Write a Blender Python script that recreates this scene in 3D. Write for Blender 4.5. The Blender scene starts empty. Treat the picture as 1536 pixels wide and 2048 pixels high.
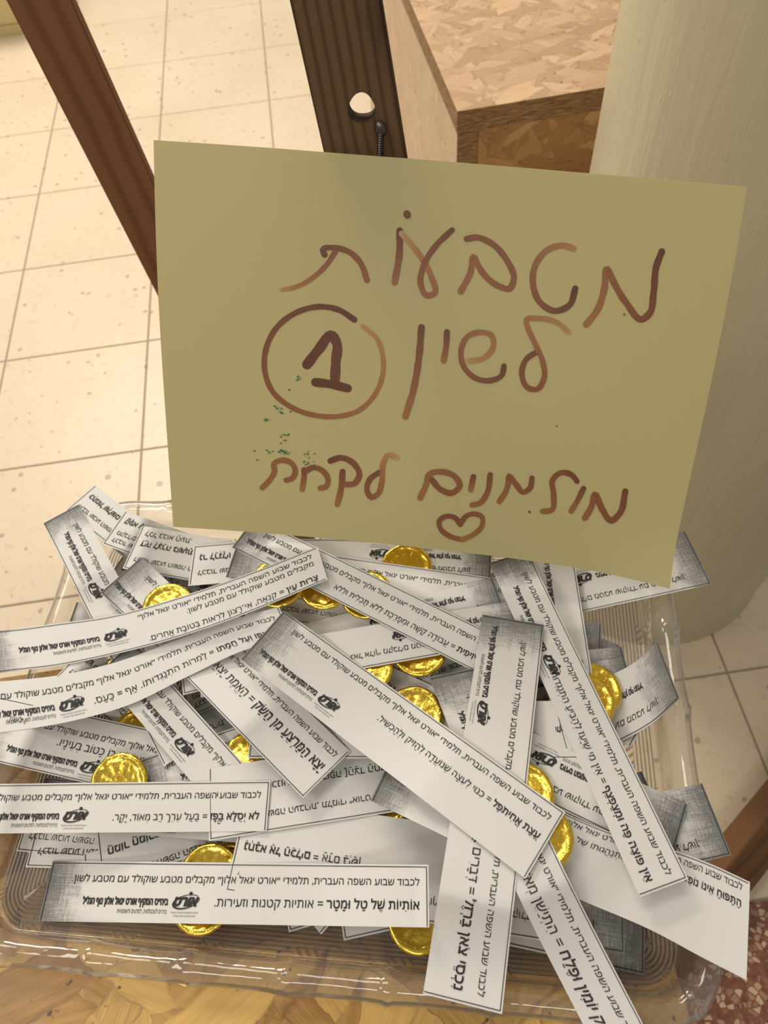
import bpy, bmesh, math, random
import numpy as np
from mathutils import Vector, Matrix

sc = bpy.context.scene
COL = sc.collection
random.seed(4); rng = np.random.RandomState(4)

# ------------------------------------------------------------------ camera
CAM_H = 1.09                       # camera height above the floor
FPX = 1479.0                       # focal length for a 1536 x 2048 frame
CX, CY = 768.0, 1024.0
def _basis():
    Y = np.array([407 - CX, -1250 - CY, FPX]); Y /= np.linalg.norm(Y)      # vanishing point of the floor joints
    up = np.cross(Y, np.array([1, -.12, 0.])); up /= np.linalg.norm(up)
    if up[1] > 0: up = -up
    X = np.cross(Y, up)
    if X[0] < 0: X = -X
    return np.array([X, Y, up])
MW = _basis()
def ray(px, py): return MW @ np.array([(px - CX) / FPX, (py - CY) / FPX, 1.])
CAMP = np.array([0, 0, CAM_H])
def cast(px, py, z):
    r = ray(px, py); return CAMP + (z - CAM_H) / r[2] * r
def at(px, py, Z): return CAMP + Z * ray(px, py)
def proj(p):
    q = MW.T @ (np.asarray(p) - CAMP); return np.array([CX + FPX * q[0] / q[2], CY + FPX * q[1] / q[2]])

cd = bpy.data.cameras.new('camera'); cam = bpy.data.objects.new('camera', cd); COL.objects.link(cam)
cd.sensor_fit = 'VERTICAL'; cd.sensor_height = 36; cd.sensor_width = 27; cd.lens = FPX / 2048 * 36
cx_, cy_, cz_ = MW[:, 0], -MW[:, 1], -MW[:, 2]
m = Matrix(((cx_[0], cy_[0], cz_[0], 0), (cx_[1], cy_[1], cz_[1], 0), (cx_[2], cy_[2], cz_[2], CAM_H), (0, 0, 0, 1)))
cam.matrix_world = m
cd.clip_start = .02; cd.clip_end = 40
cd.dof.use_dof = True; cd.dof.focus_distance = .385; cd.dof.aperture_fstop = 17
sc.camera = cam

# ------------------------------------------------------------------ light
w = bpy.data.worlds.new('world'); sc.world = w; w.use_nodes = True
w.node_tree.nodes['Background'].inputs[0].default_value = (.96, .90, .80, 1)
w.node_tree.nodes['Background'].inputs[1].default_value = .33
def area(name, loc, target, sx, sy, power, color):
    l = bpy.data.lights.new(name, 'AREA'); l.shape = 'RECTANGLE'; l.size = sx; l.size_y = sy
    l.energy = power; l.color = color
    o = bpy.data.objects.new(name, l); COL.objects.link(o); o.location = loc
    o.rotation_euler = (Vector(target) - Vector(loc)).to_track_quat('-Z', 'Y').to_euler()
    return o
area('ceiling_light_hall', (-.95, 2.9, 2.7), (-.3, 1.3, 0), 1.3, .5, 74, (1, .92, .81))
area('ceiling_light_left', (-1.5, .2, 2.7), (-.3, .5, 0), 1.3, .4, 15, (1, .92, .82))
area('ceiling_light_behind', (-.5, -1.3, 2.7), (0, .2, .7), 1.3, .3, 13, (1, .93, .84))
area('added_coin_light', (-.35, 1.15, 2.75), (-.35, 1.1, 0), 1.0, .55, 13, (1, .91, .79))  # added unseen lamp, placed so the coins and tray mirror it
sc.view_settings.view_transform = 'Standard'; sc.view_settings.look = 'None'
sc.view_settings.gamma = 1; sc.view_settings.use_curve_mapping = False
sc.view_settings.exposure = 0.0

# ------------------------------------------------------------------ helpers
def mesh_obj(name, verts, faces, mat=None, parent=None, smooth=False, uvs=None):
    me = bpy.data.meshes.new(name)
    me.from_pydata([tuple(map(float, v)) for v in verts], [], [tuple(int(i) for i in f) for f in faces]); me.update()
    if uvs is not None:
        ul = me.uv_layers.new(name='UVMap')
        li = np.empty(len(me.loops), dtype=np.int32); me.loops.foreach_get('vertex_index', li)
        ul.data.foreach_set('uv', np.asarray(uvs, dtype=np.float32)[li].ravel())
    if smooth: me.polygons.foreach_set('use_smooth', [True] * len(me.polygons))
    o = bpy.data.objects.new(name, me); COL.objects.link(o)
    if mat: me.materials.append(mat)
    if parent is not None: o.parent = parent
    return o
def bm_obj(name, bm, mat=None, parent=None, smooth=False):
    me = bpy.data.meshes.new(name); bm.to_mesh(me); bm.free()
    if smooth: me.polygons.foreach_set('use_smooth', [True] * len(me.polygons))
    o = bpy.data.objects.new(name, me); COL.objects.link(o)
    if mat: me.materials.append(mat)
    if parent is not None: o.parent = parent
    return o
def box_bm(x0, x1, y0, y1, z0, z1, bev=0):
    bm = bmesh.new(); bmesh.ops.create_cube(bm, size=1)
    for v in bm.verts:
        v.co = Vector(((x0 + x1) / 2 + v.co.x * (x1 - x0), (y0 + y1) / 2 + v.co.y * (y1 - y0), (z0 + z1) / 2 + v.co.z * (z1 - z0)))
    if bev: bmesh.ops.bevel(bm, geom=bm.edges[:], offset=bev, segments=2, affect='EDGES')
    return bm
def tag(o, label=None, cat=None, group=None, kind=None):
    if label: o['label'] = label
    if cat: o['category'] = cat
    if group: o['group'] = group
    if kind: o['kind'] = kind
    return o
def empty(name, loc, label=None, cat=None, group=None):
    o = bpy.data.objects.new(name, None); COL.objects.link(o); o.location = loc
    o.empty_display_size = .02
    return tag(o, label, cat, group)

# ------------------------------------------------------------------ materials
class NT:
    def __init__(s, name, rough=.6, metal=0, color=(.8, .8, .8)):
        s.m = bpy.data.materials.new(name); s.m.use_nodes = True; s.t = s.m.node_tree
        s.b = s.t.nodes['Principled BSDF']; s.b.inputs['Roughness'].default_value = rough
        s.b.inputs['Metallic'].default_value = metal; s.b.inputs['Base Color'].default_value = (*color, 1)
    def n(s, typ, **k):
        x = s.t.nodes.new(typ)
        for a, v in k.items():
            if a.startswith('i_'):
                key = a[2:]; key = int(key) if key.isdigit() else key.replace('_', ' ')
                x.inputs[key].default_value = v
            else: setattr(x, a, v)
        return x
    def l(s, a, b): s.t.links.new(a, b)
    def math(s, op, a, b=None, c=None, clamp=False):
        x = s.t.nodes.new('ShaderNodeMath'); x.operation = op; x.use_clamp = clamp
        for i, v in enumerate((a, b, c)):
            if v is None: continue
            if isinstance(v, (int, float)): x.inputs[i].default_value = v
            else: s.l(v, x.inputs[i])
        return x.outputs[0]
    def mix(s, fac, a, b, blend='MIX'):
        x = s.t.nodes.new('ShaderNodeMix'); x.data_type = 'RGBA'; x.blend_type = blend
        for sock, v in ((x.inputs[0], fac), (x.inputs[6], a), (x.inputs[7], b)):
            if isinstance(v, (int, float)): sock.default_value = v
            elif isinstance(v, tuple): sock.default_value = (*v, 1) if len(v) == 3 else v
            else: s.l(v, sock)
        return x.outputs[2]
    def ramp(s, fac, pts, interp='LINEAR'):
        x = s.t.nodes.new('ShaderNodeValToRGB'); x.color_ramp.interpolation = interp
        e = x.color_ramp.elements
        while len(e) < len(pts): e.new(.5)
        for el, (p, c) in zip(e, pts):
            el.position = p; el.color = (*c, 1) if isinstance(c, tuple) else (c, c, c, 1)
        s.l(fac, x.inputs[0]); return x.outputs[0]
    def pos(s, scale=(1, 1, 1), rot=(0, 0, 0), loc=(0, 0, 0), src='geo'):
        if src == 'geo': o = s.n('ShaderNodeNewGeometry').outputs['Position']
        elif src == 'uv': o = s.n('ShaderNodeTexCoord').outputs['UV']
        else: o = s.n('ShaderNodeTexCoord').outputs['Object']
        mp = s.n('ShaderNodeMapping'); mp.inputs['Scale'].default_value = scale; mp.inputs['Rotation'].default_value = rot
        mp.inputs['Location'].default_value = loc
        s.l(o, mp.inputs[0]); return mp.outputs[0]
    def noise(s, vec, scale, detail=2, rough=.5, dist=0):
        x = s.n('ShaderNodeTexNoise'); x.inputs['Scale'].default_value = scale; x.inputs['Detail'].default_value = detail
        x.inputs['Roughness'].default_value = rough; x.inputs['Distortion'].default_value = dist
        s.l(vec, x.inputs['Vector']); return x.outputs['Fac']
    def voro(s, vec, scale, feature='F1', rnd=1):
        x = s.n('ShaderNodeTexVoronoi', feature=feature); x.inputs['Scale'].default_value = scale
        x.inputs['Randomness'].default_value = rnd
        s.l(vec, x.inputs['Vector']); return x
    def bump(s, h, strength=.3, dist=.001):
        x = s.n('ShaderNodeBump'); x.inputs['Strength'].default_value = strength; x.inputs['Distance'].default_value = dist
        s.l(h, x.inputs['Height']); s.l(x.outputs[0], s.b.inputs['Normal'])
    def col(s, c): s.l(c, s.b.inputs['Base Color'])

def mat_tile():
    n = NT('cream_terrazzo', .42); p = n.pos()
    big = n.noise(p, 3.5, 3)
    base = n.ramp(big, [(.3, (.70, .575, .41)), (.7, (.76, .64, .47))])
    v = n.voro(n.pos((1, 1, .2)), 34); d = v.outputs['Distance']
    sp = n.math('MULTIPLY', n.math('LESS_THAN', d, .17), n.math('GREATER_THAN', n.noise(p, 25, 1), .52))
    soft = n.ramp(n.noise(p, 60, 3, .6), [(.56, 0.), (.68, 1.)])
    c = n.mix(n.math('MULTIPLY', soft, .28), base, (.46, .35, .22))
    c = n.mix(n.math('MULTIPLY', sp, .6), c, (.28, .21, .12))
    v2 = n.voro(p, 9); sp2 = n.math('LESS_THAN', v2.outputs['Distance'], .06)
    c = n.mix(n.math('MULTIPLY', sp2, .5), c, (.16, .14, .11)); n.col(c); return n.m
def mat_red():
    n = NT('red_terrazzo', .3); p = n.pos()
    warp = n.n('ShaderNodeVectorMath', operation='ADD'); n.l(p, warp.inputs[0])
    v = n.voro(p, 125); e = n.voro(p, 125, 'DISTANCE_TO_EDGE')
    rnd = n.n('ShaderNodeSeparateColor'); n.l(v.outputs['Color'], rnd.inputs[0])
    chip = n.math('MULTIPLY', n.math('GREATER_THAN', e.outputs[0], .09), n.math('GREATER_THAN', rnd.outputs[0], .36))
    cc = n.ramp(rnd.outputs[1], [(0, (.30, .13, .08)), (.3, (.40, .22, .14)), (.6, (.55, .38, .24)), (.92, (.58, .45, .29)), (1, (.10, .07, .05))])
    base = n.ramp(n.noise(p, 150, 3), [(.35, (.17, .062, .038)), (.65, (.26, .105, .065))])
    n.col(n.mix(chip, base, cc)); return n.m
def mat_osb(name, rot, light, dark, glue, scale=1.0, seed=0, rough=.5, contrast=1.0):
    """strand board: long flakes lying every way in the board's plane, the later layers over the earlier"""
    n = NT(name, rough)
    p = n.pos((1, 1, 1), rot, (seed, seed * .7, 0))
    flat = n.n('ShaderNodeVectorMath', operation='MULTIPLY'); flat.inputs[1].default_value = (1, 1, 0); n.l(p, flat.inputs[0]); p = flat.outputs[0]
    nz = n.n('ShaderNodeTexNoise'); nz.inputs['Scale'].default_value = 60 * scale; nz.inputs['Detail'].default_value = 3; n.l(p, nz.inputs['Vector'])
    wp = n.n('ShaderNodeVectorMath', operation='MULTIPLY_ADD'); n.l(nz.outputs['Color'], wp.inputs[0]); wp.inputs[1].default_value = (.008 / scale,) * 3; n.l(p, wp.inputs[2])
    mid = tuple((a + b) / 2 for a, b in zip(dark, light)); hi = tuple(min(1, a * (1 + .18 * contrast)) for a in light)
    out = ht = None
    for k, (sc_, ang, thr) in enumerate(((21, .2, 0), (24, 1.25, .45), (22, 2.2, .5), (27, .75, .58), (25, 2.8, .62))):
        mp = n.n('ShaderNodeMapping'); mp.inputs['Rotation'].default_value = (0, 0, ang); mp.inputs['Location'].default_value = (k * 3.1, k * 1.7, 0)
        n.l(wp.outputs[0], mp.inputs[0])
        st = n.n('ShaderNodeMapping'); st.inputs['Scale'].default_value = (.62, 2.1, 1); n.l(mp.outputs[0], st.inputs[0])
        v = n.voro(st.outputs[0], sc_ * scale); s_ = n.n('ShaderNodeSeparateColor'); n.l(v.outputs['Color'], s_.inputs[0])
        vr = n.n('ShaderNodeVectorRotate', rotation_type='Z_AXIS'); n.l(p, vr.inputs['Vector'])
        n.l(n.math('MULTIPLY_ADD', s_.outputs[2], .7, ang - .35), vr.inputs['Angle'])
        gs = n.n('ShaderNodeMapping'); gs.inputs['Scale'].default_value = (22 * scale, 420 * scale, 1); n.l(vr.outputs[0], gs.inputs[0])
        gr = n.noise(gs.outputs[0], 1, 4, .65)
        tone = n.math('ADD', n.math('MULTIPLY', s_.outputs[0], .55), n.math('MULTIPLY', gr, .65))
        c = n.ramp(tone, [(.22, dark), (.55, mid), (.82, light), (1, hi)])
        # dark slits along the grain
        c = n.mix(n.ramp(gr, [(.24, .8), (.34, 0.)]), c, glue)
        if out is None: out, ht = c, tone
        else:
            sel = n.math('GREATER_THAN', s_.outputs[1], thr)
            edge = n.voro(st.outputs[0], sc_ * scale, 'DISTANCE_TO_EDGE').outputs[0]
            shade = n.math('MULTIPLY', n.ramp(edge, [(0, .55), (.05, 0.)]), n.ramp(n.noise(p, 40 * scale, 2), [(.42, 0.), (.6, 1.)]))
            c = n.mix(shade, c, glue)
            out = n.mix(sel, out, c)
            hm = n.n('ShaderNodeMix'); n.l(sel, hm.inputs[0]); n.l(ht, hm.inputs[2]); n.l(n.math('ADD', tone, .25), hm.inputs[3]); ht = hm.outputs[0]
    pit = n.math('MULTIPLY', n.ramp(n.noise(n.pos((1, 1, 1)), 190, 2), [(.66, 0.), (.72, 1.)]), n.ramp(n.noise(p, 14, 2), [(.48, 0.), (.6, .9)]))
    out = n.mix(pit, out, tuple(a * .35 for a in glue))
    n.col(out); n.bump(ht, .6, .0011); return n.m
def mat_osb_edge():
    n = NT('osb_cut_edge', .8); p = n.pos((60, 60, 420))
    f = n.noise(p, 1.6, 4, .7)
    n.col(n.ramp(f, [(.3, (.10, .05, .02)), (.5, (.27, .15, .065)), (.72, (.48, .31, .16))])); n.bump(f, .6, .001); return n.m
def mat_wood(name, axis_rot, dark, mid, light, ring=260, stain=True):
    """planed pine: growth rings run along the object's own x axis"""
    n = NT(name, .72); n.b.inputs['Specular IOR Level'].default_value = .25; p = n.pos((1.2, 1, 1), (0, 0, 0), src='obj')
    nz = n.noise(p, 5, 2)
    sep = n.n('ShaderNodeSeparateXYZ'); n.l(p, sep.inputs[0])
    q = n.math('ADD', n.math('MULTIPLY', sep.outputs[1], ring), n.math('MULTIPLY', nz, 9))
    wv = n.math('SINE', q); wv = n.math('MULTIPLY_ADD', wv, .5, .5)
    wv = n.math('POWER', wv, 2.5)
    fib = n.noise(n.pos((14, 900, 900), src='obj'), 1, 3)
    c = n.mix(wv, mid, dark)
    c = n.mix(n.math('MULTIPLY', fib, .45), c, light)
    if stain:
        st = n.ramp(n.noise(n.pos((9, 25, 25), src='obj'), 1.4, 3), [(.55, 0.), (.72, .75)])
        c = n.mix(st, c, tuple(a * .3 for a in dark))
    n.col(c); n.bump(fib, .25, .0006); return n.m
def mat_column():
    n = NT('cream_gloss_paint', .42)
    p = n.pos((30, 30, 3.5)); f = n.noise(p, 2.0, 3, .55, .4)
    g = n.noise(n.pos((1, 1, 1)), 120, 2)
    dots = n.ramp(n.voro(n.pos((1, 1, .6)), 60).outputs['Distance'], [(.0, 1.), (.12, 0.)])
    c = n.ramp(n.noise(n.pos((1, 1, .4)), 6, 3), [(.3, (.51, .465, .31)), (.7, (.57, .52, .35))])
    n.col(c)
    h = n.math('ADD', n.math('MULTIPLY', f, .8), n.math('ADD', n.math('MULTIPLY', g, .12), n.math('MULTIPLY', dots, .25)))
    n.bump(h, .6, .0035); return n.m
def mat_paper():
    n = NT('white_strip_paper', .55)
    uv = n.n('ShaderNodeTexCoord').outputs['UV']; sep = n.n('ShaderNodeSeparateXYZ'); n.l(uv, sep.inputs[0]); u = sep.outputs[0]
    rnd = n.n('ShaderNodeObjectInfo').outputs['Random']
    off = n.n('ShaderNodeCombineXYZ'); n.l(n.math('MULTIPLY', rnd, 40), off.inputs[2]); n.l(n.math('MULTIPLY', rnd, 13), off.inputs[0])
    def strk(sx, sy, s, d=2):
        mp = n.n('ShaderNodeMapping'); mp.inputs['Scale'].default_value = (sx, sy, 1); n.l(uv, mp.inputs[0])
        ad = n.n('ShaderNodeVectorMath', operation='ADD'); n.l(mp.outputs[0], ad.inputs[0]); n.l(off.outputs[0], ad.inputs[1])
        return n.noise(ad.outputs[0], s, d, .65)
    a = strk(2.2, .12, 1); b = strk(.09, 2.2, 1); g = strk(2.6, 2.6, 1, 3); big = strk(.06, .08, 1)
    # photocopied border: dense at the end, dying away within four centimetres
    fall = n.math('SUBTRACT', 1.0, n.math('DIVIDE', u, n.math('MULTIPLY_ADD', big, 34, 8)), clamp=True)
    tex = n.math('ADD', n.math('MULTIPLY', n.math('ADD', a, b), .36), n.math('MULTIPLY', g, .42))
    k = n.math('ADD', tex, n.math('MULTIPLY', fall, .42))
    fac = n.ramp(k, [(.63, 0.), (.93, .95)])
    fac = n.math('MULTIPLY', fac, n.math('MULTIPLY', n.ramp(fall, [(0., 0.), (.4, 1.)]), .85))
    n.col(n.mix(fac, (.74, .73, .70), (.05, .05, .05)))
    tr = n.n('ShaderNodeBsdfTranslucent'); tr.inputs[0].default_value = (.62, .58, .52, 1)
    mx = n.n('ShaderNodeMixShader'); mx.inputs[0].default_value = .12
    n.l(n.b.outputs[0], mx.inputs[1]); n.l(tr.outputs[0], mx.inputs[2])
    n.l(mx.outputs[0], n.t.nodes['Material Output'].inputs[0]); return n.m
def mat_sign():
    n = NT('yellow_sign_paper', .6)
    c = n.ramp(n.noise(n.pos(), 6, 2), [(.3, (.735, .675, .375)), (.7, (.76, .70, .39))])
    n.col(c); n.bump(n.noise(n.pos(), 9, 2, .4), .25, .003)
    tr = n.n('ShaderNodeBsdfTranslucent'); tr.inputs[0].default_value = (.64, .57, .27, 1)
    mx = n.n('ShaderNodeMixShader'); mx.inputs[0].default_value = .5
    n.l(n.b.outputs[0], mx.inputs[1]); n.l(tr.outputs[0], mx.inputs[2])
    n.l(mx.outputs[0], n.t.nodes['Material Output'].inputs[0]); return n.m
def mat_marker():
    n = NT('brown_marker_ink', .5)
    uv = n.n('ShaderNodeTexCoord').outputs['UV']; sep = n.n('ShaderNodeSeparateXYZ'); n.l(uv, sep.inputs[0])
    streak = n.noise(n.pos((.5, 9, 1), src='uv'), 3, 2)
    t = n.math('ADD', sep.outputs[0], n.math('MULTIPLY', n.math('SUBTRACT', streak, .5), .5))
    n.col(n.ramp(t, [(0, (.105, .030, .010)), (.45, (.23, .082, .026)), (.8, (.33, .15, .048)), (1, (.44, .27, .11))])); return n.m
def mat_gold():
    n = NT('gold_foil', .2, 1.0, (.93, .64, .09))
    p = n.pos(src='obj'); f = n.noise(p, 420, 2, .6, .4); g = n.noise(p, 60, 2)
    n.bump(n.math('ADD', n.math('ADD', n.math('MULTIPLY', f, .6), n.math('MULTIPLY', n.voro(p, 330).outputs['Distance'], .5)), n.math('MULTIPLY', g, 2.2)), .32, .0008); return n.m
def mat_plastic(name, ribs):
    m_ = bpy.data.materials.new(name); m_.use_nodes = True; t = m_.node_tree
    n = NT.__new__(NT); n.m = m_; n.t = t; n.b = t.nodes['Principled BSDF']; t.nodes.remove(n.b)
    tr = n.n('ShaderNodeBsdfTransparent'); gl = n.n('ShaderNodeBsdfGlossy'); gl.inputs['Roughness'].default_value = .07
    gl.inputs['Color'].default_value = (1, 1, 1, 1)
    lw = n.n('ShaderNodeFresnel'); lw.inputs['IOR'].default_value = 1.5
    bp = n.n('ShaderNodeBump')
    if ribs:
        uv = n.n('ShaderNodeTexCoord').outputs['UV']; sep = n.n('ShaderNodeSeparateXYZ'); n.l(uv, sep.inputs[0])
        u, v = sep.outputs[0], sep.outputs[1]                   # u along the rim, v distance from it, in mm
        w1 = n.math('SINE', n.math('MULTIPLY', v, 2 * math.pi / 2.0))
        row = n.math('FLOOR', n.math('DIVIDE', v, 21))
        uu = n.math('FRACT', n.math('ADD', n.math('DIVIDE', u, 46), n.math('MULTIPLY', row, .5)))
        vv = n.math('FRACT', n.math('DIVIDE', v, 21))
        mask = n.math('MULTIPLY', n.math('LESS_THAN', uu, .27), n.math('MULTIPLY', n.math('GREATER_THAN', vv, .3), n.math('LESS_THAN', vv, .9)))
        w2 = n.math('SINE', n.math('MULTIPLY', n.math('ADD', u, n.math('MULTIPLY', v, .8)), 2 * math.pi / 4.2))
        mxn = n.n('ShaderNodeMix'); n.l(mask, mxn.inputs[0]); n.l(w1, mxn.inputs[2]); n.l(w2, mxn.inputs[3])
        h = mxn.outputs[0]
        bp.inputs['Strength'].default_value = .75; bp.inputs['Distance'].default_value = .0012
        n.l(h, bp.inputs['Height'])
        # stripes tinted by rib height, standing in for light the ribs would refract
        c = n.ramp(n.math('MULTIPLY_ADD', h, .5, .5), [(.1, (.46, .41, .34)), (.45, (.82, .78, .72)), (.9, (.96, .94, .91))]); n.l(c, tr.inputs[0])
    else:
        h = n.noise(n.pos(src='geo'), 45, 2); bp.inputs['Strength'].default_value = .35; bp.inputs['Distance'].default_value = .003
        n.l(h, bp.inputs['Height']); tr.inputs[0].default_value = (.93, .91, .88, 1)
        f2 = n.n('ShaderNodeLayerWeight'); f2.inputs[0].default_value = .35
        n.l(n.ramp(f2.outputs['Facing'], [(.25, (.93, .91, .88)), (.6, (.82, .78, .72)), (.95, (.45, .40, .34))]), tr.inputs[0])
    n.l(bp.outputs[0], gl.inputs['Normal']); n.l(bp.outputs[0], lw.inputs['Normal'])
    mx = n.n('ShaderNodeMixShader'); n.l(n.math('MINIMUM', n.math('MULTIPLY', lw.outputs[0], 1.5), .9), mx.inputs[0]); n.l(tr.outputs[0], mx.inputs[1]); n.l(gl.outputs[0], mx.inputs[2])
    df = n.n('ShaderNodeBsdfDiffuse'); df.inputs[0].default_value = (.8, .77, .72, 1); m2 = n.n('ShaderNodeMixShader'); m2.inputs[0].default_value = .08
    n.l(mx.outputs[0], m2.inputs[1]); n.l(df.outputs[0], m2.inputs[2])
    n.l(m2.outputs[0], t.nodes['Material Output'].inputs[0]); return m_

M_TILE, M_RED = mat_tile(), mat_red()
M_TABLE = mat_osb('osb_table', (0, 0, 0), (.62, .39, .11), (.27, .12, .025), (.12, .05, .015), .8, 0, .35)
M_OSBT = mat_osb('osb_crate_top', (0, 0, 0), (.64, .43, .25), (.42, .26, .14), (.20, .12, .06), 1.15, 3)
M_OSBL = mat_osb('osb_crate_side_lit', (0, math.pi / 2, 0), (.64, .47, .31), (.56, .39, .24), (.26, .16, .09), 1.4, 5)  # same board made paler: the light on this face is in the colour
M_OSBF = mat_osb('osb_crate_front_shaded', (math.pi / 2, 0, 0), (.58, .33, .14), (.32, .16, .06), (.13, .06, .025), .9, 7)  # same board made darker: the front's shade is painted into the colour
M_EDGE = mat_osb_edge()
M_WOODL = mat_wood('red_brown_pine', 0, (.14, .058, .026), (.23, .10, .048), (.28, .135, .065), 330, False)
M_WOODM = mat_wood('dark_stained_pine', 0, (.050, .024, .010), (.125, .070, .030), (.16, .095, .042), 1150, True)
M_WOODF = mat_wood('mid_brown_pine', 0, (.10, .045, .02), (.17, .08, .035), (.23, .12, .055), 240, False)
M_COLUMN = mat_column(); M_PAPER = mat_paper(); M_SIGN = mat_sign(); M_MARK = mat_marker(); M_GOLD = mat_gold()
M_RIM, M_BASE = mat_plastic('clear_plastic', False), mat_plastic('ribbed_clear_plastic', True)
M_INK = NT('black_print', .7, 0, (.022, .021, .022)).m
M_GREEN = NT('green_marker_specks', .6, 0, (.02, .14, .06)).m
M_GROUT = NT('grey_grout', .9, 0, (.36, .30, .23)).m
M_CREAM = NT('cream_enamel', .4, 0, (.60, .50, .24)).m
M_STEEL = NT('dark_steel', .35, 1, (.12, .11, .10)).m

# ------------------------------------------------------------------ floor
TP, GX, GY = (.302, .2945), -.4145, .330
fl = bm_obj('floor', box_bm(-2.7, 1.7, -.9, 3.9, -.05, -.0025), M_GROUT); tag(fl, 'cream terrazzo tile floor with thin grey joints', kind='structure')
def tile_mesh(name, mat):
    bm = box_bm(-TP[0] / 2 + .0016, TP[0] / 2 - .0016, -TP[1] / 2 + .0016, TP[1] / 2 - .0016, -.010, 0)
    top = [e for e in bm.edges if all(v.co.z > -.001 for v in e.verts)]
    bmesh.ops.bevel(bm, geom=top, offset=.0012, segments=1, affect='EDGES')
    me = bpy.data.meshes.new(name); bm.to_mesh(me); bm.free(); me.materials.append(mat); return me
tm, tr_ = tile_mesh('tile', M_TILE), tile_mesh('tile_red', M_RED)
for i in range(-6, 6):
    for j in range(-4, 11):
        x, y = GX + (i + .5) * TP[0], GY + (j + .5) * TP[1]
        o = bpy.data.objects.new('tile', tr_ if j < -1 else tm); COL.objects.link(o); o.parent = fl
        o.location = (x, y, 0)
        if j < -1: o['label'] = 'red-brown terrazzo tile with cream stone chips'

# cream block and baseboard at the far end of the floor
cb = empty('storage_bench', (-1.22, 2.875, 0), 'cream painted low bench end standing on the far tiles, top left', 'bench')
bm_obj('side_panel', box_bm(-.62, .40, -.19, .21, .03, .42, .006), M_CREAM, cb)
bm_obj('plinth', box_bm(-.60, .38, -.186, .19, 0, .03), M_CREAM, cb)
bm_obj('lid', box_bm(-.64, .42, -.21, .23, .42, .45, .006), M_CREAM, cb)

# ------------------------------------------------------------------ column
def column():
    cx, cy, r, hgt = .438, .577, .189, 2.7
    bm = bmesh.new(); prof = [(0, r + .004), (.012, r + .003), (.03, r), (.3, r), (.8, r), (1.4, r), (2.0, r), (hgt, r)]
    N = 96; rows = []
    for z, rr in prof:
        rows.append([bm.verts.new((rr * math.cos(2 * math.pi * k / N) * (1 + .0015 * math.sin(5 * k)), rr * math.sin(2 * math.pi * k / N), z)) for k in range(N)])
    for a, b in zip(rows, rows[1:]):
        for k in range(N): bm.faces.new((a[k], a[(k + 1) % N], b[(k + 1) % N], b[k]))
    bm.faces.new(rows[-1])
    o = bm_obj('column', bm, M_COLUMN, smooth=True); o.location = (cx, cy, 0)
    tag(o, 'thick round column painted glossy cream, standing on the tiles at right', 'column')
column()

# ------------------------------------------------------------------ OSB crate behind
def crate():
    zt = .62; c = cast(914.6, 223, zt); t = .026
    r = empty('osb_crate', (c[0], c[1], 0), 'raw strand board crate standing behind the yellow sign and beside the column', 'crate')
    r.rotation_euler.z = math.radians(2.5)
    W, D = .62, .8
    o = bm_obj('top_panel', box_bm(0, W, 0, D, zt - t, zt), M_OSBT, r); o.data.materials.append(M_EDGE)
    for p in o.data.polygons:
        if abs(p.normal.z) < .5: p.material_index = 1
    for x0, x1 in ((0.0006, t), (W - t, W - .0006)):
        o = bm_obj('side_panel', box_bm(x0, x1, .0006, D - .0006, 0, zt - t - .0004), M_OSBL, r); o.data.materials.append(M_EDGE)
        for p in o.data.polygons:
            if abs(p.normal.x) < .5: p.material_index = 1
    o = bm_obj('front_panel', box_bm(t + .0006, W - t - .0006, .001, t, .0, zt - t - .0004), M_OSBF, r)
    o = bm_obj('back_panel', box_bm(t + .0006, W - t - .0006, D - t, D - .001, .0, zt - t - .0004), M_OSBF, r)
crate()

# ------------------------------------------------------------------ table
TZ = .675
def table():
    x0, x1, y0, y1 = -.62, .110, -.42, .189; t = .018
    r = empty('osb_table', (0, 0, 0), 'varnished strand board table under the plastic tray', 'table')
    o = bm_obj('tabletop', box_bm(x0, x1, y0, y1, TZ - t, TZ, .0008), M_TABLE, r); o.data.materials.append(M_EDGE)
    for p in o.data.polygons:
        if abs(p.normal.z) < .5: p.material_index = 1
    for x in (x0 + .03, x1 - .047):
        for y in (y0 + .03, y1 - .055):
            b = bm_obj('leg', box_bm(x, x + .045, y, y + .02, 0, TZ - t - .0001, .001), M_WOODL, r)
    bm_obj('apron', box_bm(x0 + .075, x1 - .085, y0 + .03, y0 + .05, TZ - t - .08, TZ - t - .0001), M_WOODL, r)
table()

# ------------------------------------------------------------------ beams
def beam_object(name, P0, P1, wdir, ndir, wid, thk, mat, label, bev=.0012, hole=None, parts=None):
    """P0-P1: middle of the front face; wdir across the face; ndir into the beam"""
    P0, P1 = np.array(P0), np.array(P1); ax = P1 - P0; L = np.linalg.norm(ax); ax /= L
    wd = np.array(wdir) - ax * np.dot(wdir, ax); wd /= np.linalg.norm(wd)
    nd = np.cross(ax, wd); 
    if np.dot(nd, ndir) < 0: nd = -nd
    up = np.cross(ax, wd)
    s = 1 if np.dot(up, nd) > 0 else -1
    bm = bmesh.new(); bmesh.ops.create_cube(bm, size=1)
    for v in bm.verts:
        v.co = Vector(((v.co.x + .5) * L, v.co.y * wid, s * (v.co.z + .5) * thk))
    bmesh.ops.bevel(bm, geom=bm.edges[:], offset=bev, segments=2, affect='EDGES')
    o = bm_obj(name, bm, mat)
    o.matrix_world = Matrix(((ax[0], wd[0], up[0], P0[0]), (ax[1], wd[1], up[1], P0[1]), (ax[2], wd[2], up[2], P0[2]), (0, 0, 0, 1)))
    if label: tag(o, label, 'beam')
    return o, L, s
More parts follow.
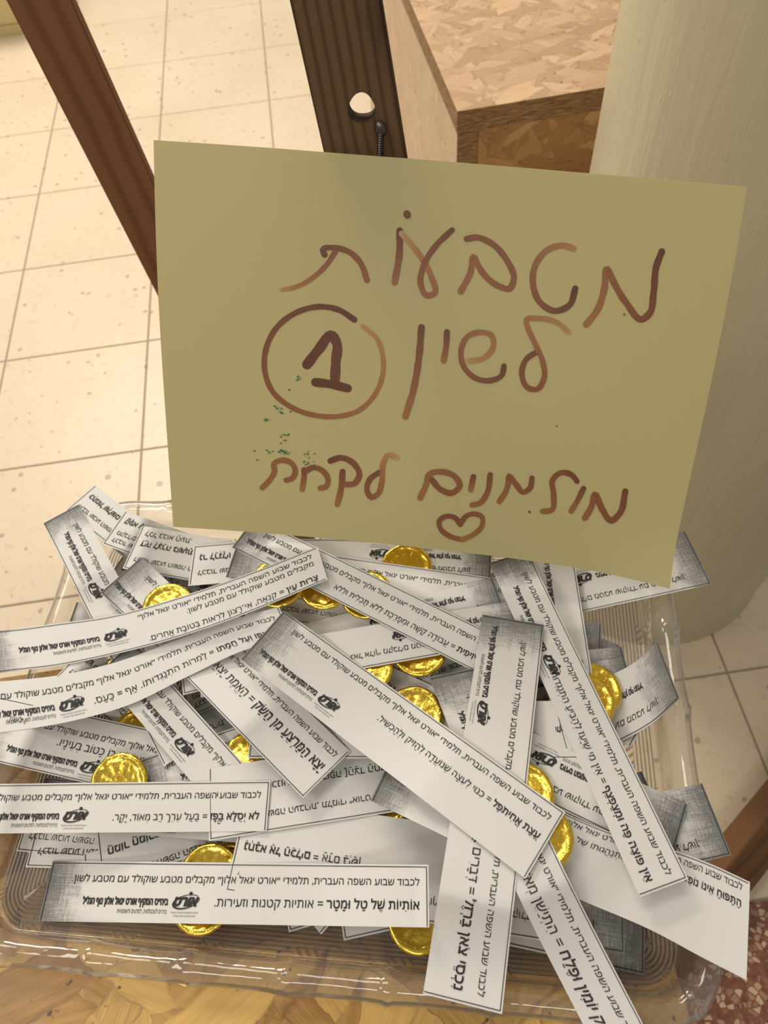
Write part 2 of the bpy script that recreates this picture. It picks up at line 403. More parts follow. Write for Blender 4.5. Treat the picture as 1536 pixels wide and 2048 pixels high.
# left slanted beam
A0, A1 = at(78, 0, .56), at(263, 385, .69)
ax = (A0 - A1) / np.linalg.norm(A0 - A1)
foot = A1 - ax * (A1[2] / ax[2]); top = A0 + ax * .45
el, er = at(213, 385, .69), at(312, 385, .69)
wdl = (er - el); wdl = wdl + ray(263, 385) / np.linalg.norm(ray(263, 385)) * .012
bl_, Ll, _ = beam_object('wooden_beam', foot + ax * .012, top, wdl, ray(263, 385), .0455, .02, M_WOODL,
            'slim red-brown wooden beam rising across the pale floor at left')
# middle beam, right behind the sign
SK = .95
corn = [(307, 280), (1495, 373), (1335, 1170), (345, 1055)]
signc = [CAMP + SK * (np.array(p) - np.array([0, 0, CAM_H])) for p in
         ((-.0826, .3792, .8810), (.2035, .3016, .8619), (.1646, .1757, .6941), (-.1214, .2534, .7132))]
sn = np.cross(signc[1] - signc[0], signc[3] - signc[0]); sn /= np.linalg.norm(sn)
if np.dot(sn, CAMP - signc[0]) < 0: sn = -sn
sp0 = sum(signc) / 4
def onsign(px, py):
    r = ray(px, py); return CAMP + r * (np.dot(sp0 - CAMP, sn) / np.dot(r, sn))
SC = [onsign(*c) for c in corn]
mid_hit = onsign(732, 316); Zm = (MW.T @ (mid_hit - CAMP))[2] + .006
B1 = at(732, 316, Zm); vdir = MW @ np.array([(1214 - CX) / FPX, (2820 - CY) / FPX, 1.]); vdir /= np.linalg.norm(vdir)
Bfoot = B1 + vdir * ((.002 - B1[2]) / vdir[2]); Btop = B1 - vdir * .42
wl, wr = at(650, 316, Zm), at(814, 316, Zm)
bm_, Lm, sm_ = beam_object('wooden_beam', Bfoot - vdir * .008, Btop, wr - wl, ray(732, 316), np.linalg.norm(wr - wl) * .985, .021, M_WOODM,
            'dark stained wooden beam with a drilled round hole, behind the yellow sign')
def drill(o, P, r):
    c = o.matrix_world.inverted() @ Vector(P)
    bm = bmesh.new(); bmesh.ops.create_cone(bm, cap_ends=True, segments=28, radius1=r, radius2=r, depth=.1)
    for v in bm.verts: v.co = v.co + Vector((c.x, c.y, 0)); 
    for v in bm.verts:
        a = math.atan2(v.co.y - c.y, v.co.x - c.x); k = 1 + .06 * math.sin(3 * a + 1)
        v.co.x = c.x + (v.co.x - c.x) * k; v.co.y = c.y + (v.co.y - c.y) * k
    cut = bm_obj('cutter', bm); cut.matrix_world = o.matrix_world
    md = o.modifiers.new('b', 'BOOLEAN'); md.operation = 'DIFFERENCE'; md.object = cut; md.solver = 'EXACT'
    bpy.context.view_layer.update()
    dg = bpy.context.evaluated_depsgraph_get(); me = bpy.data.meshes.new_from_object(o.evaluated_get(dg))
    o.modifiers.clear(); o.data = me
    bpy.data.objects.remove(cut)
bpy.context.view_layer.update()
hp = at(724, 212, Zm * .975); drill(bm_, hp, .0064)
# threaded rod screwed into the middle beam
def rod():
    inv = bm_.matrix_world.inverted()
    a = inv @ Vector(at(761, 246, Zm)); b = inv @ Vector(at(757, 420, Zm)); f = -sm_
    bm = bmesh.new(); n = 120; rows = []
    for k in range(n):
        t = k / (n - 1); c = a.lerp(b, t); c.z = f * .0018
        r = .0017 + (.0003 * math.sin(k * 1.6) if k > 6 else 0); d = (b - a).normalized()
        side = Vector((0, 0, 1)).cross(d)
        rows.append([bm.verts.new(c + side * (r * math.cos(q * math.pi / 4)) + Vector((0, 0, 1)) * (r * math.sin(q * math.pi / 4))) for q in range(8)])
    for p, q in zip(rows, rows[1:]):
        for k in range(8): bm.faces.new((p[k], p[(k + 1) % 8], q[(k + 1) % 8], q[k]))
    bm.faces.new(rows[0]); bm.faces.new(rows[-1][::-1])
    o = bm_obj('threaded_rod', bm, M_STEEL, bm_, True); o['label'] = 'dark steel threaded rod'
    hd = bmesh.new(); bmesh.ops.create_uvsphere(hd, u_segments=14, v_segments=8, radius=.0028)
    for v in hd.verts: v.co = Vector((v.co.x * 1.3, v.co.y, v.co.z * .6)) + Vector((a.x, a.y, f * .0012))
    h = bm_obj('bolt_head', hd, M_STEEL, bm_, True); h['label'] = 'rounded steel bolt head'
rod()
# foot beam on the floor at right
ZB = .931
G0, G1 = at(1475, 1758, ZB), at(1568, 1656, ZB); gd = (G1 - G0) / np.linalg.norm(G1 - G0)
vb = ray(1510, 1710); vb /= np.linalg.norm(vb); gw = at(1475 + 73, 1758 + 68, ZB) - at(1475, 1758, ZB); gw /= np.linalg.norm(gw)
G0[2] = G1[2] = (G0[2] + G1[2]) / 2; gd = (G1 - G0) / np.linalg.norm(G1 - G0)
wdf = gw + vb * .75
bf, _, _ = beam_object('floor_beam', G0 - gd * .30, G0 + gd * .42, wdf, vb, .062, .034, M_WOODF,
            'brown wooden foot beam lying on the tiles at the lower right')
bpy.context.view_layer.update()
zmin = min((bf.matrix_world @ v.co).z for v in bf.data.vertices)

# ------------------------------------------------------------------ tray
E1, E2 = np.array([.9771, -.2128]), np.array([.2128, .9771])
TX0, TX1, TY0, TY1 = -.243, .126, -.010, .252
BZ, RZ = .6775, .7005
def rr_path(inset, rad, step=.003):
    """rounded rectangle in tray coordinates, with arc length measured on the outer edge"""
    x0, x1, y0, y1 = TX0 + inset, TX1 - inset, TY0 + inset, TY1 - inset
    r = max(rad - inset, .004); out = []
    R = rad
    nx, ny, na = 112, 78, 20
    X0, X1, Y0, Y1 = TX0 + R, TX1 - R, TY0 + R, TY1 - R
    s = 0.0
    for (ax_, ay, bx, by, n_, nx_, ny_) in ((X0, TY0, X1, TY0, nx, 0, -1), (TX1, Y0, TX1, Y1, ny, 1, 0), (X1, TY1, X0, TY1, nx, 0, 1), (TX0, Y1, TX0, Y0, ny, -1, 0)):
        L = math.hypot(bx - ax_, by - ay)
        for k in range(n_):
            t = k / n_; out.append(((ax_ + (bx - ax_) * t) - nx_ * inset, (ay + (by - ay) * t) - ny_ * inset, s + L * t))
        s += L
        a0 = math.atan2(ny_, nx_); ccx, ccy = bx - nx_ * R, by - ny_ * R
        for k in range(na):
            a = a0 + (math.pi / 2) * k / na
            rr = R - inset
            out.append((ccx + math.cos(a) * rr, ccy + math.sin(a) * rr, s + R * (math.pi / 2) * k / na))
        s += R * math.pi / 2
    return out, s
tcw = lambda e: E1 * e[0] + E2 * e[1]
tray = empty('serving_tray', (*tcw(((TX0 + TX1) / 2, (TY0 + TY1) / 2)), TZ), 'clear plastic serving tray with bamboo-shaped rim and woven-pattern base, full of paper strips', 'tray')
def tray_parts():
    RAD = .034
    # rim + wall profile: (inset, z)
    prof = [(.0020, .690), (.0004, .692)]
    for k in range(13):
        a = math.pi * k / 12
        prof.append((.0070 - .0070 * math.cos(a), .6925 + .0085 * math.sin(a)))
    prof += [(.0142, .690), (.0146, .684), (.0150, .679), (.0155, BZ), (.0160, BZ)]
    verts = []; base, total = rr_path(0, RAD); n = len(base)
    nodes = round(total / .0465); pitch = total / nodes
    faces = []
    for ins, z in prof:
        pts, _ = rr_path(ins, RAD)
        for (x, y, s) in pts:
            ph = (s / pitch) % 1; dn = min(ph, 1 - ph) * pitch
            ring = math.exp(-(dn / .0016) ** 2); swell = math.exp(-(dn / .009) ** 2)
            k = 0
            if ins < .0141: k = .0011 * ring + .0007 * swell - .0003
            zz = z + (k * max(0, (z - .690) / .011))
            # push outwards from the tube's centre
            cins = .0070; di = (ins - cins) / .0070
            xi = 0
            if ins < .0141: xi = k * di
            b = rr_path  # noqa
            verts.append((x, y, zz, xi, s))
    P = len(prof)
    # outward direction at each station
    p0, _ = rr_path(0, RAD); p1, _ = rr_path(.01, RAD)
    inn = [((b[0] - a[0]) / .01, (b[1] - a[1]) / .01) for a, b in zip(p0, p1)]
    V = []
    for i in range(P):
        for j in range(n):
            x, y, z, xi, s = verts[i * n + j]
            x += inn[j][0] * xi; y += inn[j][1] * xi
            wv = tcw((x, y)); V.append((wv[0], wv[1], z))
    for i in range(P - 1):
        for j in range(n):
            faces.append((i * n + j, i * n + (j + 1) % n, (i + 1) * n + (j + 1) % n, (i + 1) * n + j))
    c = np.array(tray.location)
    o = mesh_obj('rim', [np.array(v) - c for v in V], faces, M_RIM, tray, True)
    # base: rings of decreasing inset, ribs follow the rim
    V, U, F = [], [], []; insets = [.0160, .020, .024, .030, .040, .055, .070, .085, .100, .115, .1295]
    for ins in insets:
        pts, _ = rr_path(0, RAD)
        for (x, y, s), d in zip(pts, inn):
            R = RAD
            xx = min(max(x, TX0 + ins), TX1 - ins); yy = min(max(y, TY0 + ins), TY1 - ins)
            if ins < RAD - .002:
                q = [(a[0], a[1]) for a in [(x + d[0] * ins, y + d[1] * ins)]][0]; xx, yy = q
            wv = tcw((xx, yy)); V.append((wv[0] - c[0], wv[1] - c[1], BZ - c[2])); U.append((s * 1000, ins * 1000))
    for i in range(len(insets) - 1):
        for j in range(n):
            F.append((i * n + j, i * n + (j + 1) % n, (i + 1) * n + (j + 1) % n, (i + 1) * n + j))
    U = np.array(U); ob = mesh_obj('base', V, F, M_BASE, tray, False, U)
    # close the seam of the pattern coordinate
    me = ob.data; ul = me.uv_layers[0]
    for p in me.polygons:
        us = [ul.data[l].uv[0] for l in p.loop_indices]
        if max(us) - min(us) > 500:
            for l in p.loop_indices:
                if ul.data[l].uv[0] < 300: ul.data[l].uv[0] += total * 1000
tray_parts()

# ------------------------------------------------------------------ height map of the pile
HX0, HY0, HS, HN, HM = -.50, -.16, .0015, 560, 420
gx = HX0 + (np.arange(HN) + .5) * HS; gy = HY0 + (np.arange(HM) + .5) * HS
GXX, GYY = np.meshgrid(gx, gy, indexing='ij')
e1 = GXX * E1[0] + GYY * E1[1]; e2 = GXX * E2[0] + GYY * E2[1]
dd = np.minimum(np.minimum(e1 - TX0, TX1 - e1), np.minimum(e2 - TY0, TY1 - e2))
HMAP = np.where(dd < 0, .6755, np.where(dd < .0155, RZ + .0030, np.where(dd < .0185, RZ - (dd - .0155) / .003 * (RZ - BZ), BZ + .0006)))
def hget(x, y):
    i = np.clip(((x - HX0) / HS).astype(int), 0, HN - 1); j = np.clip(((y - HY0) / HS).astype(int), 0, HM - 1); return HMAP[i, j]
def hput(x, y, z):
    i = ((x - HX0) / HS).astype(int); j = ((y - HY0) / HS).astype(int)
    for di in (-1, 0, 1):
        for dj in (-1, 0, 1):
            a, b = i + di, j + dj; ok = (a >= 0) & (a < HN) & (b >= 0) & (b < HM)
            np.maximum.at(HMAP, (a[ok], b[ok]), z[ok])

# ------------------------------------------------------------------ lettering
_fd = bpy.data.curves.new('glyphs', 'FONT'); _fd.resolution_u = 2
_fo = bpy.data.objects.new('glyphs', _fd); COL.objects.link(_fo)
_cache = {}
from mathutils.geometry import tessellate_polygon
def _contours(ch, res=3):
    _fd.body = ch; bpy.context.view_layer.update()
    dg = bpy.context.evaluated_depsgraph_get(); e = _fo.evaluated_get(dg); cu = e.to_curve(dg); out = []
    for sp in cu.splines:
        b = sp.bezier_points; n = len(b); P = []
        for k in range(n):
            p0, p3 = b[k].co, b[(k + 1) % n].co; p1, p2 = b[k].handle_right, b[(k + 1) % n].handle_left
            d = p3 - p0; L = d.length + 1e-9
            bend = abs(d.cross(p1 - p0).z) / L + abs(d.cross(p2 - p0).z) / L
            m_ = 1 if bend < .002 else res
            for q in range(m_):
                t = q / m_; v = p0 * (1 - t) ** 3 + p1 * 3 * t * (1 - t) ** 2 + p2 * 3 * t * t * (1 - t) + p3 * t ** 3; P.append((v.x, v.y))
        Q = [p for k, p in enumerate(P) if (p[0] - P[k - 1][0]) ** 2 + (p[1] - P[k - 1][1]) ** 2 > 1e-8]
        out.append(Q)
    e.to_curve_clear(); return out
def _area(P): return sum(p[0] * q[1] - q[0] * p[1] for p, q in zip(P, P[1:] + P[:1])) / 2
def _grow(P, ox, oy, sgn):
    out = []; n = len(P)
    for k in range(n):
        a, b, c = P[k - 1], P[k], P[(k + 1) % n]
        def nr(p, q):
            x, y = q[1] - p[1], p[0] - q[0]; L = math.hypot(x, y) + 1e-9; return x / L * sgn, y / L * sgn
        n1, n2 = nr(a, b), nr(b, c); x, y = n1[0] + n2[0], n1[1] + n2[1]; L2 = x * x + y * y
        f = 2 / max(L2, .9); out.append((b[0] + x * f * ox, b[1] + y * f * oy))
    return out
def _inside(p, P):
    r = False
    for a, b in zip(P, P[1:] + P[:1]):
        if (a[1] > p[1]) != (b[1] > p[1]) and p[0] < (b[0] - a[0]) * (p[1] - a[1]) / (b[1] - a[1]) + a[0]: r = not r
    return r
def _raw(ch, off):
    """outline of one character filled contour by contour (the font's letters overlap themselves)"""
    ox, oy = (-.002, .004) if off == 0 else ((off * .75, off * 1.25) if off < .05 else (off, off * .8))
    C = _contours(ch); V, F = [], []
    if not C: return V, F
    main = 1 if _area(max(C, key=lambda P: abs(_area(P)))) > 0 else -1
    outs = [P for P in C if _area(P) * main > 0]; holes = [P for P in C if _area(P) * main <= 0]
    for P in outs:
        hs = [h for h in holes if _inside(h[0], P)]
        loops = [_grow(P, ox, oy, main)] + [_grow(h, ox, oy, main) for h in hs]
        tri = tessellate_polygon([[Vector((x, y, 0)) for x, y in l] for l in loops]); b = len(V)
        for l in loops: V.extend(l)
        for t in tri:
            p, q, r = (V[b + i] for i in t)
            if (q[0] - p[0]) * (r[1] - p[1]) - (q[1] - p[1]) * (r[0] - p[0]) < 0: t = t[::-1]
            F.append(tuple(b + i for i in t))
    return V, F
def glyph(ch, off):
    k = (ch, off)
    if k not in _cache:
        if ch == ' ': _cache[k] = ([], [], .27)
        else:
            v, f = _raw(ch, off); c1 = [p[0] for P in _contours(ch) for p in P]; c2 = [p[0] for P in _contours(ch + ch) for p in P]
            adv = (max(c2) - max(c1)) if c1 else .3
            _cache[k] = (v, f, adv)
    return _cache[k]
NIQ = set('\u05b0\u05b1\u05b2\u05b3\u05b4\u05b5\u05b6\u05b7\u05b8\u05b9\u05ba\u05bb\u05bc\u05c1\u05c2')
def marks(c, x0, wd, base):
    cx = x0 + wd / 2; y = -.15; d = []
    D = lambda x, y_: d.append(('d', x, y_))
    B = lambda x, y_: d.append(('b', x, y_))
    if c == '\u05b0': D(cx, y + .03); D(cx, y - .09)
    elif c == '\u05b4': D(cx, y)
    elif c == '\u05b5': D(cx - .08, y); D(cx + .08, y)
    elif c == '\u05b6': D(cx - .09, y + .03); D(cx + .09, y + .03); D(cx, y - .07)
    elif c == '\u05b7': B(cx, y)
    elif c == '\u05b8': B(cx, y); D(cx, y - .07)
    elif c == '\u05bb': D(cx - .12, y + .05); D(cx, y - .02); D(cx + .12, y - .09)
    elif c in '\u05b1\u05b2\u05b3':
        D(cx + .17, y + .03); D(cx + .17, y - .09)
        if c == '\u05b1': D(cx - .15, y + .03); D(cx + .02, y + .03); D(cx - .06, y - .07)
        else:
            B(cx - .06, y)
            if c == '\u05b3': D(cx - .06, y - .07)
    elif c in '\u05b9\u05ba': D(x0 + (.04 if base != 'ו' else wd / 2), .72)
    elif c == '\u05bc': D(cx - (.12 if base == 'ו' else 0), .3)
    elif c == '\u05c1': D(x0 + wd - .08, .72)
    elif c == '\u05c2': D(x0 + .08, .72)
    return d
def layout(text, off=0.0, cond=1.0):
    """right-to-left line; returns verts (x<=0 from the right end), faces, width (em)"""
    V, F = [], []; x = 0.0; i = 0; n = len(text)
    while i < n:
        ch = text[i]; j = i + 1; ms = []
        while j < n and text[j] in NIQ: ms.append(text[j]); j += 1
        v, f, adv = glyph(ch, off); adv = (adv + (.012 if off else 0)); x -= adv
        b = len(V); V += [(x + p[0], p[1]) for p in v]; F += [tuple(q + b for q in t) for t in f]
        for c in ms:
            for kind, mx_, my in marks(c, x, adv, ch):
                r = .036 + off * .6; b = len(V)
                if kind == 'd': V += [(mx_ + r * math.cos(a), my + r * math.sin(a)) for a in [k * math.pi / 3 for k in range(6)]]; F.append(tuple(range(b, b + 6)))
                else: V += [(mx_ - .13, my - r * .8), (mx_ + .13, my - r * .8), (mx_ + .13, my + r * .8), (mx_ - .13, my + r * .8)]; F.append((b, b + 1, b + 2, b + 3))
        i = j
    return [(p[0] * cond, p[1]) for p in V], F, -x * cond
L1 = 'לכבוד שבוע השפה העברית, תלמידי ״אורט יגאל אלון״ מקבלים מטבע שוקולד עם מטבע לשון.'
L1A = 'לכבוד שבוע השפה העברית, תלמידי ״אורט יגאל אלון״'
L1B = 'מקבלים מטבע שוקולד עם מטבע לשון.'
SCHOOL = 'ביה״ס המקיף אורט יגאל אלון נוף הגליל'
SUB = 'ביה״ס לטכנולוגיה, למדעים ולאומנויות'
LEN = 184.0
EM1 = 168.0 / layout(L1)[2]
def line_geo(text, right, wc, em, off=0., cond=1., shear=0.):
    V, F, W = layout(text, off, cond)
    return [(right + (p[0] + shear * p[1]) * em, wc - (p[1] - .3) * em) for p in V], F, W * em
_logo = None
def logo_geo():
    global _logo
    if _logo: return _logo
    V, F = [], []
    def add(v, f):
        b = len(V); V.extend(v); F.extend([tuple(q + b for q in t) for t in f])
    # slanted bold letters
    v, f, W = layout('אורט', .075, .95)
    s = 5.6; add([(W * s / 2 + (p[0] + .28 * p[1]) * s - .6, -(p[1] - .3) * s) for p in v], f)
    # leaning orbit, thicker at its lower left
    N = 40; ov = []
    for k in range(N + 1):
        a = 2 * math.pi * (k / N) * .96 - .15; th = .16 + .22 * max(0, math.cos(a - 2.6))
        for r in (-th, th):
            ex, ey = (6.3 + r) * math.cos(a), (2.7 + r) * math.sin(a)
            c_, s_ = math.cos(-.22), math.sin(-.22); ov.append((ex * c_ - ey * s_, ex * s_ + ey * c_))
    add(ov, [(2 * k, 2 * k + 2, 2 * k + 3, 2 * k + 1) for k in range(N)])
    add([(1.9 + .85 * math.cos(k * math.pi / 6), -3.4 + .85 * math.sin(k * math.pi / 6)) for k in range(12)], [tuple(range(12))])
    for dy, wd, t in ((4.6, 13, 'הרשת הטכנולוגית החינוכית בישראל'), (6.0, 10.5, 'מדעים אמנויות חברה וקהילה')):
        v, f, W = layout(t, .01); e = wd / W
        add([(wd / 2 + p[0] * e, dy - (p[1] - .3) * e) for p in v], f)
    _logo = (V, F); return _logo

# ------------------------------------------------------------------ paper strips
ZR = .695
S_UNIT = .001022
NU = 46
strips = []
def fit_rigid(pts, H):
    """similarity-free placement of a real-size strip from a few points seen on it"""
    src, dst = [], []
    for (u, w_, x, y) in pts:
        P = cast(x, y, ZR)[:2]
        if isinstance(u, str):
            d = np.linalg.norm(P - dst[0]) / S_UNIT
            d = math.sqrt(max(d * d - (w_ - src[0][1]) ** 2, 0)); u = src[0][0] + (d if u == '+' else -d)
        src.append((u, w_)); dst.append(P)
    S = np.array(src) * S_UNIT; S[:, 1] *= -1; D = np.array(dst)
    ms, md = S.mean(0), D.mean(0); A = (S - ms).T @ (D - md); U, _, Vt = np.linalg.svd(A)
    R = Vt.T @ np.diag([1, np.sign(np.linalg.det(Vt.T @ U.T))]) @ U.T
    f = lambda u, w_: R @ (np.array([u * S_UNIT, -w_ * S_UNIT]) - ms) + md
    top, bot = [], []
    for k in range(NU + 1):
        u = LEN * k / NU
        for lst, w_ in ((top, 0), (bot, H)):
            q = f(u, w_); lst.append(proj((q[0], q[1], ZR)))
    return np.array(top), np.array(bot)
def fit_curve(st):
    us = np.array([s[0] for s in st], float); out = []
    T = np.array([s[1] for s in st], float); B = np.array([s[2] for s in st], float)
    uu = np.linspace(0, LEN, NU + 1)
    def interp(Y):
        m_ = np.gradient(Y, us); r = []
        for u in uu:
            k = int(np.clip(np.searchsorted(us, u) - 1, 0, len(us) - 2)); h = us[k + 1] - us[k]; t = (u - us[k]) / h
            r.append((2*t**3-3*t**2+1)*Y[k] + (t**3-2*t**2+t)*h*m_[k] + (-2*t**3+3*t**2)*Y[k+1] + (t**3-t**2)*h*m_[k+1])
        return np.array(r)
    return (np.stack([interp(T[:, 0]), interp(T[:, 1])], 1), np.stack([interp(B[:, 0]), interp(B[:, 1])], 1))
def smooth(z, n):
    for _ in range(n):
        p = np.concatenate([[z[0]], z, [z[-1]]]); z = (p[:-2] + 2 * p[1:-1] + p[2:]) / 4
    return z
def castv(P, z):
    out = np.empty((len(P), 3))
    for i, (p, zz) in enumerate(zip(P, z)): out[i] = cast(p[0], p[1], zz)
    return out
def settle(top, bot, lift=None):
    z = np.full(NU + 1, ZR)
    fr = np.linspace(-.02, 1.02, 27)[:, None]
    for it in range(4):
        T, B = castv(top, z), castv(bot, z)
        r = np.zeros(NU + 1)
        for k in range(NU + 1):
            xs = T[k, 0] + (B[k, 0] - T[k, 0]) * fr[:, 0]; ys = T[k, 1] + (B[k, 1] - T[k, 1]) * fr[:, 0]
            r[k] = hget(xs, ys).max()
        pad = np.concatenate([[r[0]] * 2, r, [r[-1]] * 2]); r = np.max([pad[i:i + NU + 1] for i in range(1, 4)], axis=0) + .00024
        zn = r.copy()
        for _ in range(14): zn = np.maximum(smooth(zn, 6), r)
        zn = np.maximum(smooth(zn, 3), r); zn = np.maximum(smooth(zn, 2), r - .0001)
        if lift is not None: zn = zn + np.interp(np.linspace(0, LEN, NU + 1), [l[0] for l in lift], [l[1] * .001 for l in lift])
        z = zn if it == 3 else (z * .3 + zn * .7)
    T, B = castv(top, z), castv(bot, z)
    fr = np.linspace(0, 1, 30)
    for k in range(NU):
        for s in (0, .34, .67):
            a = T[k] * (1 - s) + T[k + 1] * s; b = B[k] * (1 - s) + B[k + 1] * s
            xs = a[0] + (b[0] - a[0]) * fr; ys = a[1] + (b[1] - a[1]) * fr
            hput(xs, ys, np.full(len(xs), max(z[k], z[k + 1])))
    return T, B, z
def strip(label, H, top, bot, t2=None, bold2=None, t3=None, w1=7.6, w2=17.2, logo=(69.5, 16.0), wrap=False, lift=None, e2=None, school=True,
          line1=True, em2=1.12, borders='tlr', flat=None, w3=None, wl=None):
    T, B, z = settle(top, bot, lift)
    us = np.linspace(0, LEN, NU + 1)
    root_loc = (T[NU // 2] + B[NU // 2]) / 2
    th = .00016; V, U, F = [], [], []; NW = 4
    for layer in (0, 1):
        for i in range(NU + 1):
            for j in range(NW + 1):
                p = T[i] * (1 - j / NW) + B[i] * (j / NW); V.append(p - root_loc - np.array([0, 0, th * layer])); U.append((us[i], H * j / NW))
    n1 = (NU + 1) * (NW + 1); ix = lambda l, i, j: l * n1 + i * (NW + 1) + j
    for i in range(NU):
        for j in range(NW):
            F.append((ix(0, i, j), ix(0, i, j + 1), ix(0, i + 1, j + 1), ix(0, i + 1, j)))
            F.append((ix(1, i, j), ix(1, i + 1, j), ix(1, i + 1, j + 1), ix(1, i, j + 1)))
    def wall(loop):
        for a, b in zip(loop, loop[1:] + loop[:1]):
            k = len(V)
            for q in (a, b, b + n1, a + n1): V.append(V[q]); U.append(U[q])
            F.append((k, k + 3, k + 2, k + 1))
    wall([ix(0, i, 0) for i in range(NU)] + [ix(0, NU, j) for j in range(NW)] + [ix(0, i, NW) for i in range(NU, 0, -1)] + [ix(0, 0, j) for j in range(NW, 0, -1)])
    o = mesh_obj('paper_strip', V, F, M_PAPER, None, True, U); o.location = root_loc
    me = o.data; me.polygons.foreach_set('use_smooth', [i < 2 * NU * NW for i in range(len(me.polygons))])
    tag(o, label, 'paper', 'printed paper strips heaped in the tray')
    # print
    PV, PF = [], []
    def add(v, f):
        b = len(PV); PV.extend(v); PF.extend([tuple(q + b for q in t) for t in f])
    R = LEN - 4.2
    if line1:
        if wrap:
            v, f, _ = line_geo(L1A, R, w1 - 2.3, EM1); add(v, f); v, f, _ = line_geo(L1B, R, w1 + 2.9, EM1); add(v, f)
        else:
            v, f, _ = line_geo(L1, R, w1, EM1); add(v, f)
    if bold2 or t2:
        W = (layout(bold2, .022)[2] if bold2 else 0) + (layout(t2)[2] if t2 else 0) + .25
        em = EM1 * em2 if e2 is None else (R - e2) / W
        x = R
        if bold2:
            v, f, wd = line_geo(bold2, x, w2, em, .022); add(v, f); x -= wd + .25 * em
        if t2: v, f, wd = line_geo(t2, x, w2, em); add(v, f)
    if t3: v, f, wd = line_geo(t3, R, w3 if w3 else w2 + 6.5, EM1 * em2); add(v, f)
    if school:
        lu, lw = logo
        v, f, W = line_geo(SCHOOL, 0, 0, 1, .055, .62); em = 41.5 / W
        v, f, W = line_geo(SCHOOL, lu - 8.6, lw + .2, em, .055, .62); add([(a, lw + .2 + (b - lw - .2) * 1.0) for a, b in v], f)
        v, f, W = line_geo(SUB, 0, 0, 1, .0, .6); em = 24. / W
        v, f, W = line_geo(SUB, lu - 8.6, lw + 4.3, em, .0, .6); add(v, f)
        v, f = logo_geo(); add([(lu + a, lw + b) for a, b in v], f)
    def seg(u0, w0, u1, w1_, t=.17):
        n = max(1, int(abs(u1 - u0) / 1.5))
        for k in range(n):
            a0, a1 = u0 + (u1 - u0) * k / n, u0 + (u1 - u0) * (k + 1) / n
            b = len(PV)
            if abs(u1 - u0) > abs(w1_ - w0): PV.extend([(a0, w0 - t), (a1, w0 - t), (a1, w0 + t), (a0, w0 + t)])
            else: PV.extend([(u0 - t, w0), (u0 + t, w0), (u0 + t, w1_), (u0 - t, w1_)])
            PF.append((b, b + 1, b + 2, b + 3))
    if 't' in borders: seg(.8, 1.0, LEN - .9, 1.0)
    if 'b' in borders: seg(.8, H - .8, LEN - .9, H - .8)
    if 'l' in borders: seg(.9, 1.0, .9, H)
    if 'r' in borders: seg(LEN - 1.0, 1.0, LEN - 1.0, H)
    P = np.array(PV); 
    keep_u = np.clip(P[:, 0], .3, LEN - .3); keep_w = np.clip(P[:, 1], .3, H - .3)
    q = keep_u / LEN * NU; i = np.clip(q.astype(int), 0, NU - 1); t = (q - i)[:, None]; s = (keep_w / H)[:, None]
    X = (T[i] * (1 - t) + T[i + 1] * t) * (1 - s) + (B[i] * (1 - t) + B[i + 1] * t) * s
    X[:, 2] += .00032
    mesh_obj('printed_text', X - root_loc, PF, M_INK, o)
    strips.append(o); return o
def rs(label, H, pts, **k): return strip(label, H, *fit_rigid(pts, H), **k)
def cs(label, H, st, **k): return strip(label, H, *fit_curve(st), **k)

